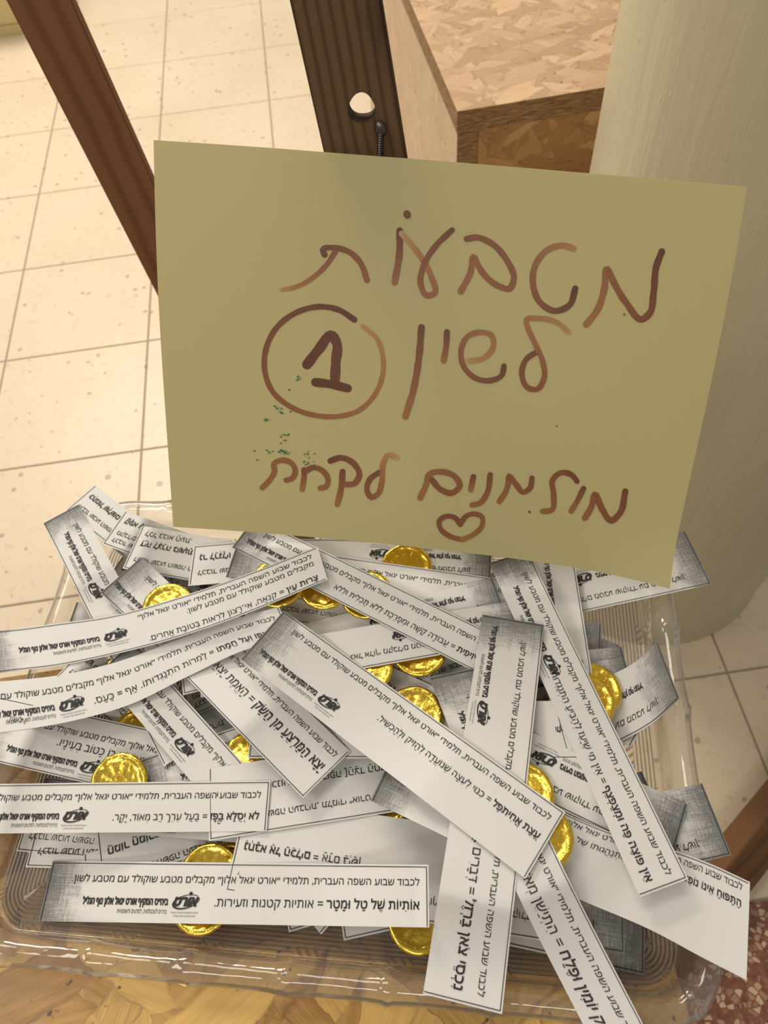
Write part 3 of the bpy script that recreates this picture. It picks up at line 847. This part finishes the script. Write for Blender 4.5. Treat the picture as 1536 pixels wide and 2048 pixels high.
# ------------------------------------------------------------------ coins
def coin_proto():
    R, TH = .0150, .0021
    bm = bmesh.new(); N = 72
    prof = [(0, TH * .78), (.0095, TH * .78), (.0118, TH * .78), (.0123, TH * .95), (.0136, TH * 1.0), (.0146, TH * .9), (R, TH * .62), (R, TH * .35), (.0146, .0002), (.012, 0), (0, 0)]
    rows = []
    for r, z in prof:
        if r == 0: rows.append([bm.verts.new((0, 0, z))]); continue
        rr = []
        for k in range(N):
            a = 2 * math.pi * k / N; q = r
            if .0117 < r < .0125:       # twelve-sided inner border
                sec = math.pi / 6; q = r * math.cos(sec / 2) / math.cos((a % sec) - sec / 2) * 1.02
            if r > .0140: q = r * (1 + .006 * math.sin(18 * a) + .004 * math.sin(7 * a))
            rr.append(bm.verts.new((q * math.cos(a), q * math.sin(a), z + .00012 * math.sin(9 * a + r * 900))))
        rows.append(rr)
    for a, b in zip(rows, rows[1:]):
        if len(a) == 1:
            for k in range(N): bm.faces.new((a[0], b[k], b[(k + 1) % N]))
        elif len(b) == 1:
            for k in range(N): bm.faces.new((a[(k + 1) % N], a[k], b[0]))
        else:
            for k in range(N): bm.faces.new((a[k], b[k], b[(k + 1) % N], a[(k + 1) % N]))
    bmesh.ops.recalc_face_normals(bm, faces=bm.faces[:])
    root = empty('chocolate_coin', (0, 0, 0))
    bm_obj('foil_disc', bm, M_GOLD, root, True)
    # embossing: a numeral, ring lettering and a ring of beads
    V, F = [], []; z0 = TH * .78
    def prism(v2, f2, h):
        b = len(V); n = len(v2)
        V.extend([(x, y, z0 - .0001) for x, y in v2]); V.extend([(x, y, z0 + h) for x, y in v2])
        cnt = {}
        for f in f2:
            F.append(tuple(q + b + n for q in f))
            for p, q in zip(f, f[1:] + f[:1]): cnt[(p, q)] = 1
        for (p, q) in cnt:
            if (q, p) not in cnt: F.append((p + b, q + b, q + b + n, p + b + n))
    v, f = _raw('5', .02); cxx = (min(p[0] for p in v) + max(p[0] for p in v)) / 2
    prism([((p[0] - cxx) * .0145, (p[1] - .34) * .0145) for p in v], f, .0008)
    word = 'ISRAEL  ישראל  '[::1]
    word = 'ISRAEL' + ' ' + 'לארשי'
    for k, ch in enumerate(word):
        if ch == ' ': continue
        v, f = _raw(ch, .02); cxx = (min(p[0] for p in v) + max(p[0] for p in v)) / 2
        a = math.radians(160 - k * 27); s = .0030
        pts = []
        for p in v:
            x, y = (p[0] - cxx) * s, (p[1] - .3) * s + .0092
            th_ = a - math.pi / 2; pts.append((x * math.cos(th_) - y * math.sin(th_), x * math.sin(th_) + y * math.cos(th_)))
        prism(pts, f, .00035)
    for k in range(64):
        a = 2 * math.pi * k / 64; cxx, cyy = .0128 * math.cos(a), .0128 * math.sin(a)
        prism([(cxx + .00033 * math.cos(q * math.pi / 3), cyy + .00033 * math.sin(q * math.pi / 3)) for q in range(6)], [tuple(range(6))], .00062)
    mesh_obj('embossing', V, F, M_GOLD, root)
    return root
COIN = coin_proto(); COIN_USED = [False]
def coin(px, py, label, rot=0, tilt=(0, 0), r=.0150):
    z = ZR
    for it in range(5):
        P = cast(px, py, z + .0025); a = np.linspace(0, 2 * math.pi, 24, endpoint=False)
        xs = np.concatenate([P[0] + q * r * np.cos(a) for q in (.2, .5, .8, 1.0)]); ys = np.concatenate([P[1] + q * r * np.sin(a) for q in (.2, .5, .8, 1.0)])
        z = hget(xs, ys).max() + .0003
    P = cast(px, py, z + .0018)
    zz = z + r * (abs(math.sin(tilt[0])) + abs(math.sin(tilt[1]))) * .9
    if not COIN_USED[0]: o = COIN; COIN_USED[0] = True
    else:
        o = COIN.copy(); COL.objects.link(o)
        for ch in list(COIN.children):
            c = ch.copy(); COL.objects.link(c); c.parent = o
    o.location = (P[0], P[1], zz); o.rotation_euler = (tilt[0], tilt[1], rot)
    tag(o, label, 'coin', 'gold foil chocolate coins among the strips')
    g = np.linspace(-1, 1, 25); X, Y = np.meshgrid(g, g); k = X ** 2 + Y ** 2 <= 1
    xs, ys = P[0] + X[k] * r, P[1] + Y[k] * r
    hput(xs, ys, zz + .0023 - math.sin(tilt[1]) * X[k] * r + math.sin(tilt[0]) * Y[k] * r)

# ------------------------------------------------------------------ the heap, from the bottom up
H = 24.5
rs('strip tip with one letter sticking up behind the long top strip', H, [(184, H, 648, 1059), (184, 0, 610, 1122)], bold2='מפה לאוזן')
rs('grey photocopied strip tip peeping behind the topmost coin', H, [(0, 0, 741, 1072), (0, H, 689, 1134)], bold2='יד ביד')
rs('upside-down strip with logo, deep below the two brown-gold coins', H, [(69.5, 16, 582, 1228), (20, 16, 735, 1283)], bold2='נוֹשֵׂא וְנוֹתֵן', t2='= דן')
rs('blank grey strip corner behind the leftmost standing strip', H, [(184, H, 153, 1204), (184, 0, 125, 1282)])
rs('strip end with two letters, seen between the two long curved strips', H, [(184, H, 172, 1290), (184, 0, 115, 1350)], bold2='אִישׁ', t2='= אדם')
coin(262, 1345, 'smooth gold coin between the two long curved strips at left', .4, (.05, .1))
rs('upside-down strip poking highest at the top left corner', H, [(184, H, 190, 970), ('-', H, 281, 1040)], bold2='כִּתְמוֹל שִׁלְשׁוֹם', t2='= כמו בעבר, כפי שהיה.', w2=17)
rs('upside-down strip end, second from the top left corner', 26, [(184, H, 249, 1024), (184, 0, 203, 1090)], bold2='קָפָא עַל שְׁמָרָיו', t2='= לא התקדם', wrap=True, w2=19.5)
rs('upside-down strip with three lines, below the sign corner at left', 31, [(184, 31, 283, 1047), (184, 0, 254, 1136), ('-', 31, 386, 1075)], bold2='דַּיָּהּ לַצָּרָה בִּשְׁעָתָהּ', t2='= אין להקדים דאגה', t3='לְכֹל בְּבוֹא הָעֵת.', w2=18.5, w3=26)
rs('small grey strip end showing in the tray above the fallen strip ends', H, [(0, H, 1291, 1539), (184, 0, 569, 1869)])
rs('grey strip end beside the vertical strip, right of centre', H, [(0, H, 1203, 1248), (0, 0, 1201, 1330)])
rs('grey strip end peeping above the pair of overlapping coins', H, [(0, H, 1244, 1297), (0, 0, 1265, 1376)])
rs('grey strip end just above the curved upside-down strip at right', H, [(0, H, 1249, 1318), (0, 0, 1275, 1398)])
rs('grey strip end jutting out over the right rim, lower of two', 33, [(0, 0, 1439, 1716), (184, 0, 713, 1876)], bold2='לב זהב', logo=(66, 22))
cs('curved upside-down strip on the right rim, over the coins\' side', 32, [(0, (1359, 1397), (1315, 1284)), (19, (1306, 1446), (1272, 1323)), (40, (1233, 1487), (1222, 1350)), (110, (985, 1560), (975, 1440)), (184, (720, 1600), (705, 1480))], bold2='פה אחד', logo=(69.5, 19.5), w2=21, lift=[(0, 6), (40, 0), (184, 0)])
coin(1185, 1381, 'smooth gold coin leaning behind the beaded coin at right', 1.0, (.03, .14))
rs('upside-down strip jutting out over the right rim below the sign', 36, [(0, 0, 1414, 1170), (0, 36, 1384, 1052), ('+', 0, 1169, 1233)], bold2='יצא דופן', t2='= חריג, שונה מן הכלל', t3='אוֹ פָּגוּם.', logo=(69.5, 20), w2=15, w3=22)
rs('upright strip right of the centre, its school line reading downwards', H, [(61, 0, 1168, 1243), ('-', 0, 1152, 1143), ('+', 0, 1183, 1338)], wrap=True, bold2='אבן פינה', t2='= יסוד', logo=(69, 16))
coin(1171, 1402, 'gold coin with a beaded edge, front of the pair at right', .5, (0, .12))
rs('blank strip corner at the far left below the middle left strip', H, [(184, 0, 36, 1690), (184, H, 62, 1610)])
rs('upside-down strip end at lower left with one thin text line', H, [(184, 0, 54, 1722), (184, H, 76, 1640)])
rs('grey upside-down strip piece beside the lower left coins', H, [(110, 7.5, 470, 1697), (131, 7.5, 390, 1720)])
rs('upside-down strip with bold words, next to the lower left coin', 33, [(184, 0, 207, 1795), (184, 33, 191, 1650)], bold2='חֲמוֹר חֲמוֹרָתַיִם', t2='= טִפֵּשׁ גָּמוּר', w2=19, w1=6, school=False)
coin(455, 1748, 'gold coin mostly hidden behind the bright lower left coin', .2)
coin(420, 1750, 'bright gold coin rising above the bottom strip', 1.1, (.12, 0))
coin(403, 1802, 'gold coin edge showing just below the bottom strip', .7)
rs('thin grey strip end at left above the middle left strip', 24, [(0, 0, 92, 1555), ('+', 0, 180, 1561)])
rs('upside-down strip with a cut word, left above the shiny coin', H, [(131, 7.5, 445, 1446), (100, 7.5, 552, 1406)])
coin(273, 1467, 'gold coin sliver below the second long curved strip', .5)
rs('slightly fanned strip with three text rows, third long one at left', 33, [(69.5, 33, 172, 1566), ('-', 33, 102, 1550), ('-', 33, 0, 1526)], bold2='כַּחֹמֶר בְּיַד הַיּוֹצֵר', t2='= נָתוּן לִידֵי מִישֶׁהוּ הָעוֹשֶׂה בּוֹ כַּטּוֹב בְּעֵינָיו.', w1=10, w2=16.5, e2=45, logo=(69.5, 25), borders='tb')
rs('strip with faint grey end beside the left gold coin', H, [(0, 0, 279, 1520), ('+', 0, 311, 1509)])
coin(241, 1566, 'dark gold coin with raised numeral above the middle left strip', -.1, (.16, .05), .016)
rs('small upside-down strip corner beside the diagonal left strips', 30, [(184, 0, 378, 1430), (184, 30, 352, 1345)], bold2='אֵין', wrap=True, w2=19)
coin(500, 1517, 'shiny gold coin with raised figures between two diagonal strips', 2.2, (.05, 0), .0155)
rs('leftmost strip, standing steeply with a grey photocopied top end', H, [(0, H, 83, 1036), (0, 0, 157, 1010), ('+', H, 184, 1239), (184, H, 342, 1562)], bold2='אָבַד עָלָיו הַכֶּלַח', borders='bl', logo=(66, 15))
rs('diagonal strip with logo, running down between left coins', H, [(69.5, 16, 369, 1497), (38, 0, 342, 1364), (97.5, 0, 487, 1535), (33.5, H, 262, 1409), (84, H, 374, 1565), (184, H, 655, 1874)], bold2='לב אבן')
rs('plain strip under the bottom right of the lying strips', H, [(125, H, 755, 1650), ('-', H, 816, 1635)], bold2='ראש גדול')
coin(765, 1601, 'gold coin sliver left of the grey strip end, below centre', .9)
rs('upside-down strip with grey end low at right, under the steep strips', H, [(0, 0, 1289, 1951), ('+', 0, 1024, 1893)], bold2='מִלָּה בְּסֶלַע')
coin(838, 1839, 'gold coin below the right end of the bottom strip', .3, (-.05, 0))
rs('wide upside-down strip just above the bottom strip', 43, [(184, 43, 493, 1594), (184, 0, 450, 1782)], bold2='נֶחְבָּא אֶל הַכֵּלִים', t2='= אָדָם בַּיְשָׁן', w2=20.5, w1=9, school=False)
rs('upside-down strip with bracketed words, right of the middle left strip', 35, [(184, 0, 418, 1687), ('-', 0, 541, 1656), ('-', 0, 795, 1625)], bold2='עָלֶה תְּאֵנָה', t2='= כִּנּוּי לְתֵרוּץ תְּרוּפָה [הַצַּד הַחֲלָשׁ', w1=8.5, w2=22, logo=(40, 27))
rs('upside-down strip with bold word behind the steep centre strip', 30, [(20, 16, 1110, 1455), (120, 16, 762, 1455)], school=False, bold2='תַּלְתַּלִּים', line1=False, e2=150)
rs('upside-down strip with logo between the two steep strips, lower right', 29, [(0, 29, 1376, 1606), ('+', 29, 1273, 1568), ('+', 29, 1140, 1498), ('+', 29, 1066, 1465)], bold2='בִּזְכוּת אֲבוֹתָיו', t2='= הוֹדוֹת לַהוֹרִים', logo=(69.5, 19), w2=18)
coin(1043, 1588, 'gold coin half hidden right of the big diagonal strip, upper one', 2, (.1, .15))
rs('dark grey photocopied strip end under the top left crossing strips', H, [(0, 0, 480, 1095), (0, H, 455, 1168)])
X5 = lambda x: 184 * (983 - x) / 597.
cs('long arched upside-down strip along the bottom edge of the sign', 25, [(0, (981, 1166), (983, 1092)), (X5(820), (820, 1156), (820, 1085)), (X5(640), (640, 1152), (640, 1078)), (X5(474), (480, 1163), (474, 1085)), (184, (376, 1172), (388, 1092))], bold2='נֵר לְרַגְלָיו', t2='= עֵצָה שֶׁמַּדְרִיכָה אוֹתוֹ', w2=17, logo=(69, 16), borders='blr')
coin(813, 1137, 'gold coin with raised numeral, topmost, touching the sign', .2, (.14, 0))
rs('upright strip passing under the second coin from the top', H, [(131, 0, 900, 1145), (66.5, 0, 684, 1113), (149, 0, 960, 1151)], bold2='מֵסִיר', t2='= פּוֹתֵחַ אֶת פִּיו שׁוּב וָשׁוּב', w2=19)
rs('upside-down strip with grey end, right of the topmost coins', H, [(0, H, 985, 1155), ('+', H, 846, 1189)])
coin(838, 1299, 'gold coin right above the pale centre gap, dark lower edge', .7, (.05, 0))
coin(729, 1336, 'plain gold coin below the white upside-down strip at centre', .3, (.05, 0), .0152)
coin(829, 1428, 'gold coin beside the big diagonal strip at centre', 1.2, (.05, 0))
rs('upside-down strip across the centre under three coins', H, [(69.5, 16, 812, 1281), (52.5, 0, 873, 1301), (94, 0, 724, 1333)], bold2='עַיִן רָעָה', t2='= קִנְאָה אוֹ יְצִיאַת רַע')
coin(733, 1190, 'gold coin crossed by a diagonal strip, second from the top', .9, (.06, .03))
coin(650, 1171, 'brown-gold coin under the right end of the long curved strip', .4, (.12, -.08), .0148)
coin(556, 1166, 'dark gold coin, leftmost of the row beneath the long curved strip', .4, (.1, 0))
rs('long diagonal strip running from the sign to the steep grey-ended strip', H, [(0, H, 465, 1093), ('+', H, 531, 1128), ('+', H, 609, 1174), ('+', H, 778, 1257), ('+', H, 948, 1340)], bold2='עֲבוֹדָה סִיזִיפִית', t2='= עֲבוֹדָה קָשָׁה וּמְפָרֶכֶת לְלֹא תַּכְלִית וּלְלֹא', e2=70, logo=(56, 16), borders='tbl')
cs('wide diagonal strip ending in a point left of centre', 32, [(0, (283, 1114), (201, 1185)), (60, (415, 1237), (322, 1303)), (120, (548, 1359), (452, 1438)), (184, (701, 1503), (606, 1596))], bold2='יָצָא הַמַּרְצֵעַ מִן הַשַּׂק', t2='= הָאֱמֶת יָצְאָה לָאוֹר עַל', w2=15.5, w1=6.5, logo=(52, 22), e2=60, borders='blr')
coin(336, 1216, 'gold coin at upper left above the long curved strip', .4, (.1, 0))
cs('biggest strip, wide and curling out over the right rim', 42, [(0, (816, 1443), (741, 1601)), (104, (1215, 1662), (1157, 1798)), (140, (1352, 1702), (1310, 1864)), (162, (1424, 1729), (1403, 1914)), (184, (1500, 1764), (1493, 1960))], bold2='הַתַּפּוּחַ אֵינוֹ נוֹפֵל רָחוֹק מֵהָעֵץ', t2='= הִתְנַהֲגוּתוֹ שֶׁל', w1=4.2, w2=11.5, e2=92, school=True, logo=(40, 24), lift=[(0, 0), (120, 0), (184, 9)], borders='lt')
coin(1080, 1672, 'gold coin edge at the right tip of the big diagonal strip', 1.4, (0, .04))
cs('steep strip leaving the picture at the bottom right', H, [(0, (948, 1336), (858, 1355)), (108, (1131, 1745), (1035, 1788)), (184, (1318, 2110), (1200, 2115))], bold2='עַתִּיק יוֹמִין וּפֶלַח', t2='= הִתְיַשֵּׁן מְאֹד.', e2=98, borders='tlr', logo=(69.5, 16))
rs('long steep strip reading downwards, right of centre, over the coins', H, [(0, 0, 1062, 1123), (184, 0, 1368, 1734), (184, H, 1266, 1769), (0, H, 985, 1135)], bold2='אֵין פּוֹצֶה פֶּה וּמְצַפְצֵף', t2='= אֵין מִי שֶׁיָּעֵז לְהַבִּיעַ הִתְנַגְּדוּת.', e2=72, lift=[(0, 0), (140, 0), (184, 5)])
rs('wide upright strip with grey top end, crossing under the big diagonal', 34.5, [(0, 0, 1084, 1253), (184, 0, 1004, 2021), (184, 34.5, 847, 1987), (0, 34.5, 969, 1230)], bold2='נִכְסֵי צֹאן בַּרְזֶל', t2='= דְּבָרִים בַּעֲלֵי עֵרֶךְ', w1=10, w2=20, logo=(56, 26.5), e2=95)
cs('second long curved strip, sweeping in from the left edge', 24.5, [(0, (-140, 1374), (-140, 1478)), (34, (0, 1363), (0, 1465)), (69, (132, 1348), (148, 1441)), (97, (240, 1322), (262, 1408)), (125, (345, 1283), (375, 1353)), (155, (450, 1244), (484, 1302)), (184, (558, 1213), (583, 1275))], bold2='עַל אַפּוֹ וְעַל חֲמָתוֹ', t2='= לַמְרוֹת הִתְנַגְּדוּתוֹ. אַף = כַּעַס.', e2=80, borders='r')
cs('topmost long curved strip, grey end at the left edge', 24.5, [(0, (-38, 1263), (-36, 1352)), (9.5, (0, 1260.6), (0, 1346)), (40, (112, 1247), (122, 1331)), (69, (220, 1232), (240, 1306)), (106, (352, 1196), (372, 1270)), (147, (497, 1147), (521, 1216)), (184, (635, 1093), (655, 1159))], bold2='צָרוּת עַיִן', t2='= קִנְאָה, אִי־רָצוֹן לִרְאוֹת בְּטוֹבַת אֲחֵרִים.', wrap=True, w2=20.3, w1=7.5, e2=86, lift=[(0, 0), (150, 0), (184, 3)], borders='tb', logo=(69.5, 13))
rs('big wide diagonal strip on top of the heap, grey upper left end', 36.5, [(0, 0, 565, 1225), (184, 0, 1142, 1628), (184, 36.5, 1053, 1761), (0, 36.5, 475, 1309)], bold2='עֲצַת אֲחִיתֹפֶל', t2='= כִּנּוּי לְעֵצָה שֶׁנּוֹעֲדָה לְהַזִּיק וּלְהַכְשִׁיל.', w1=6.8, w2=17, logo=(56, 26.5), e2=82, lift=[(0, 2), (60, 0), (184, 2)])
rs('flat strip lying level at middle left, above the bottom strip', 24, [(184, 0, 545, 1562), (184, 24, 541, 1661), (86, 17, 140, 1636)], bold2='לֹא יְסֻלָּא בַּפָּז', t2='= בַּעַל עֵרֶךְ רַב מְאוֹד, יָקָר.', logo=(86, 16), e2=105, w1=7, w2=17)
rs('bottommost strip, lying level with both ends in view', 26, [(0, 0, 90, 1724), (184, 0, 856, 1733), (184, 26, 856, 1854), (0, 26, 97, 1837)], bold2='אוֹתִיּוֹת שֶׁל טַל וּמָטָר', t2='= אותיות קטנות וזעירות.', logo=(69.5, 17), e2=83)
bpy.data.objects.remove(_fo)

# ------------------------------------------------------------------ sign
def sign():
    ex = SC[1] - SC[0]; ex /= np.linalg.norm(ex); ey = np.cross(sn, ex); ey /= np.linalg.norm(ey)
    if ey[2] < 0: ey = -ey
    def disp(P):
        d = P - SC[0]; a, b = np.dot(d, ex) / .285, -np.dot(d, ey) / .20
        z = .0022 * math.sin(a * 3.3 + .4) * math.sin(b * 2.1 + .5) + .0012 * math.sin(a * 7 + b * 5)
        z += .005 * max(0, (a - .80) / .2) ** 2 * max(0, (b - .86) / .14) ** 1.5
        z -= .0016 * math.exp(-((a - .34) / .10) ** 2) * max(0, 1 - b * 1.4)
        return P + sn * (z - .0005)
    NX, NY = 48, 36; V, F = [], []
    root = disp((SC[2] + SC[3]) / 2)
    for layer in (0, 1):
        for j in range(NY + 1):
            for i in range(NX + 1):
                s, t = i / NX, j / NY
                top = np.array(corn[0]) * (1 - s) + np.array(corn[1]) * s; bot = np.array(corn[3]) * (1 - s) + np.array(corn[2]) * s
                bot = bot + np.array([0, -24 * (4 * s * (1 - s)) ** 1.1 * .8]); top = top + np.array([0, -3 * 4 * s * (1 - s)])
                p = top * (1 - t) + bot * t; p = p + np.array([-6 * 4 * t * (1 - t) * (1 - s) * .6 + 8 * s * 4 * t * (1 - t), 0])
                V.append(disp(onsign(*p)) - root - sn * .0002 * layer)
    n1 = (NX + 1) * (NY + 1); ix = lambda l, i, j: l * n1 + j * (NX + 1) + i
    for j in range(NY):
        for i in range(NX):
            F.append((ix(0, i, j), ix(0, i, j + 1), ix(0, i + 1, j + 1), ix(0, i + 1, j))); F.append((ix(1, i, j), ix(1, i + 1, j), ix(1, i + 1, j + 1), ix(1, i, j + 1)))
    loop = [ix(0, i, 0) for i in range(NX)] + [ix(0, NX, j) for j in range(NY)] + [ix(0, i, NY) for i in range(NX, 0, -1)] + [ix(0, 0, j) for j in range(NY, 0, -1)]
    for a, b in zip(loop, loop[1:] + loop[:1]):
        k = len(V)
        for q in (a, b, b + n1, a + n1): V.append(V[q])
        F.append((k, k + 3, k + 2, k + 1))
    o = mesh_obj('paper_sign', V, F, M_SIGN, None, True); o.location = root
    o.data.polygons.foreach_set('use_smooth', [i < 2 * NX * NY for i in range(len(o.data.polygons))])
    tag(o, 'yellow paper sign with brown handwritten Hebrew, leaning above the strips', 'sign')
    # handwriting: strokes of a broad brown felt pen, (points, width, tone start, tone end)
    A = lambda L: [(480 + x * .599, 400 + y * .599) for x, y in L]
    C = lambda L: [(480 + x * .599, 600 + y * .599) for x, y in L]
    ST = [
     (A([(283, 183), (277, 166), (320, 160), (370, 177), (405, 215), (424, 268)]), 15, .1, .5), (A([(322, 166), (292, 213), (245, 258), (190, 289), (140, 300)]), 14, .3, .95),
     (A([(533, 102), (532, 180), (516, 275)]), 17, .0, .6), (A([(540, 112), (600, 185), (638, 255), (649, 312), (624, 319), (603, 280), (612, 222), (652, 155), (708, 100)]), 15, .95, .1),
     (A([(757, 130), (790, 125), (840, 145), (890, 200), (914, 265), (900, 296), (865, 288), (820, 255), (793, 215), (780, 190), (770, 240), (737, 305)]), 16, .3, .6),
     (A([(1114, 162), (1080, 152), (1030, 165), (985, 220), (978, 280), (1000, 340), (1050, 370), (1100, 350), (1119, 295)]), 16, .85, .0),
     (A([(1155, 415), (1190, 370), (1215, 300), (1225, 230), (1250, 280), (1290, 345), (1342, 398), (1365, 380), (1380, 310), (1390, 220), (1408, 172)]), 17, .75, .0),
     (A([(382, 400), (330, 367), (270, 356), (190, 375), (120, 430), (85, 510), (85, 580), (110, 640), (170, 690), (250, 718), (320, 722), (400, 700), (450, 650), (475, 590), (478, 530), (455, 460), (408, 420)]), 15, .0, .95),
     (A([(224, 549), (262, 500), (306, 452), (322, 475), (320, 540), (317, 605)]), 25, .0, .1), (A([(252, 608), (300, 614), (360, 628)]), 22, .0, .0),
     (A([(606, 425), (598, 520), (580, 630), (553, 720)]), 17, .1, .7), (A([(691, 440), (688, 490), (680, 535)]), 15, .1, .6),
     (A([(762, 536), (810, 528), (845, 490), (840, 452), (800, 441), (760, 455), (738, 500), (750, 560), (790, 595), (840, 600), (872, 585), (881, 553)]), 14, .95, .1),
     (A([(1095, 440), (1060, 410), (1000, 395), (955, 400), (962, 430), (985, 480), (1010, 540), (1015, 590), (990, 630), (960, 625), (940, 580), (955, 530), (988, 507)]), 14, .95, .2),
     (C([(75, 626), (100, 600), (116, 570), (113, 547), (140, 534), (175, 545), (186, 570), (175, 594), (155, 600)]), 14, .6, .5),
     (C([(209, 630), (215, 590), (215, 565)]), 14, .7, .3), (C([(217, 572), (245, 557), (280, 570), (296, 600), (289, 620), (270, 625)]), 14, .3, .6),
     (C([(303, 535), (335, 524), (383, 545), (400, 580), (382, 610), (352, 612)]), 15, .1, .5), (C([(344, 570), (340, 620), (327, 678)]), 15, .2, .7),
     (C([(525, 522), (495, 515), (480, 540), (475, 600), (460, 645), (440, 655), (425, 630), (435, 595), (465, 572)]), 14, 1., .2),
     (C([(602, 656), (622, 612), (631, 580), (680, 570), (720, 588), (734, 615), (708, 640), (670, 628), (640, 595)]), 15, .7, .3),
     (C([(779, 586), (770, 630)]), 14, .2, .7), (C([(835, 580), (825, 640), (800, 675), (775, 681)]), 14, .3, .6),
     (C([(865, 670), (885, 640), (896, 600), (896, 584), (920, 612), (946, 640), (968, 625), (974, 592)]), 14, .6, .3),
     (C([(1010, 705), (1040, 702), (1047, 650), (1043, 600), (1070, 576), (1105, 582), (1125, 605)]), 14, .6, .2),
     (C([(1147, 630), (1125, 675), (1106, 706)]), 14, .2, .7),
     (C([(1152, 730), (1175, 690), (1186, 650), (1210, 700), (1241, 740), (1270, 715), (1288, 642)]), 16, .6, .2),
     (C([(735, 746), (720, 725), (690, 718), (665, 735), (670, 760), (700, 785), (742, 798)]), 13, .2, .5), (C([(735, 746), (755, 718), (785, 711), (808, 722), (808, 750), (780, 780), (742, 798)]), 13, .3, .7),
     (A([(557, 46), (559, 51)]), 18, .05, .1), (C([(1056, 419), (1057, 420)]), 4, .4, .4), (C([(966, 706), (967, 708)]), 6, .2, .3), (A([(1281, 381), (1282, 382)]), 5, .4, .4)]
    V, F, U = [], [], []
    lay = [0]
    for pts, wd, t0, t1 in ST:
        lay[0] += 1
        P = np.array(pts, float)
        if len(P) > 2:
            d = np.concatenate([[0], np.cumsum(np.linalg.norm(np.diff(P, axis=0), axis=1))]); m_ = np.gradient(P, d, axis=0)
            q = np.linspace(0, d[-1], max(8, int(d[-1] / 5))); Q = []
            for v in q:
                k = int(np.clip(np.searchsorted(d, v) - 1, 0, len(d) - 2)); h = d[k + 1] - d[k]; t = (v - d[k]) / h
                Q.append((2*t**3-3*t**2+1)*P[k] + (t**3-2*t**2+t)*h*m_[k] + (-2*t**3+3*t**2)*P[k+1] + (t**3-t**2)*h*m_[k+1])
            Q = np.array(Q)
        else: Q = np.array([P[0] * (1 - t) + P[1] * t for t in np.linspace(0, 1, 5)])
        tg = np.gradient(Q, axis=0); tg /= np.linalg.norm(tg, axis=1)[:, None] + 1e-9; nn = np.stack([-tg[:, 1], tg[:, 0]], 1)
        n = len(Q); hw = wd * .599 / 2 * 1.3
        wid = np.full(n, hw)
        for k in range(n): wid[k] *= (1 - .22 * (t1 > .8) * (k / n)) * (1 + .05 * math.sin(k * .9))
        # rounded ends
        cap0 = [Q[0] - tg[0] * wid[0] * math.sin(a) + nn[0] * wid[0] * math.cos(a) for a in np.linspace(math.pi * .0, math.pi, 9)]
        cap1 = [Q[-1] + tg[-1] * wid[-1] * math.sin(a) - nn[-1] * wid[-1] * math.cos(a) for a in np.linspace(0, math.pi, 9)]
        off = .00022 + lay[0] * .000006
        def put(p, t, s=0.): V.append(disp(onsign(*p)) - root + sn * off); U.append((t0 + (t1 - t0) * t, s)); return len(V) - 1
        b0 = [put(p, 0) for p in cap0]; F.append(tuple(b0))
        prev = None
        for k in range(n):
            a = put(Q[k] + nn[k] * wid[k], k / (n - 1), 0); b = put(Q[k], k / (n - 1), .5); c = put(Q[k] - nn[k] * wid[k], k / (n - 1), 1)
            if prev: F.append((prev[0], prev[1], b, a)); F.append((prev[1], prev[2], c, b))
            prev = (a, b, c)
        b1 = [put(p, 1) for p in cap1]; F.append(tuple(b1))
    hw_ = mesh_obj('handwriting', V, F, M_MARK, o, False, U); hw_['label'] = 'brown felt pen handwriting'
    V, F = [], []
    for cx, cy, sp, n in ((190, 265, 12, 6), (165, 298, 6, 3), (125, 360, 9, 5), (137, 376, 8, 5), (170, 372, 4, 2), (85, 400, 13, 8), (148, 450, 10, 7), (148, 470, 8, 4), (92, 503, 14, 5), (148, 507, 22, 16), (48, 503, 5, 3), (57, 535, 6, 3), (225, 515, 18, 8), (230, 545, 16, 10)):
        for _ in range(n):
            x, y = 480 + (cx + rng.normal(0, sp * .6)) * .599, 600 + (cy + rng.normal(0, sp * .35)) * .599
            r = rng.uniform(.6, 2.0); b = len(V)
            for k in range(6):
                a = k * math.pi / 3; q = r * rng.uniform(.6, 1.3); V.append(disp(onsign(x + q * 1.4 * math.cos(a), y + q * math.sin(a))) - root + sn * .00045)
            F.append(tuple(range(b, b + 6)))
    g = mesh_obj('green_specks', V, F, M_GREEN, o); g['label'] = 'tiny green marker specks'; g['kind'] = 'stuff'
sign()
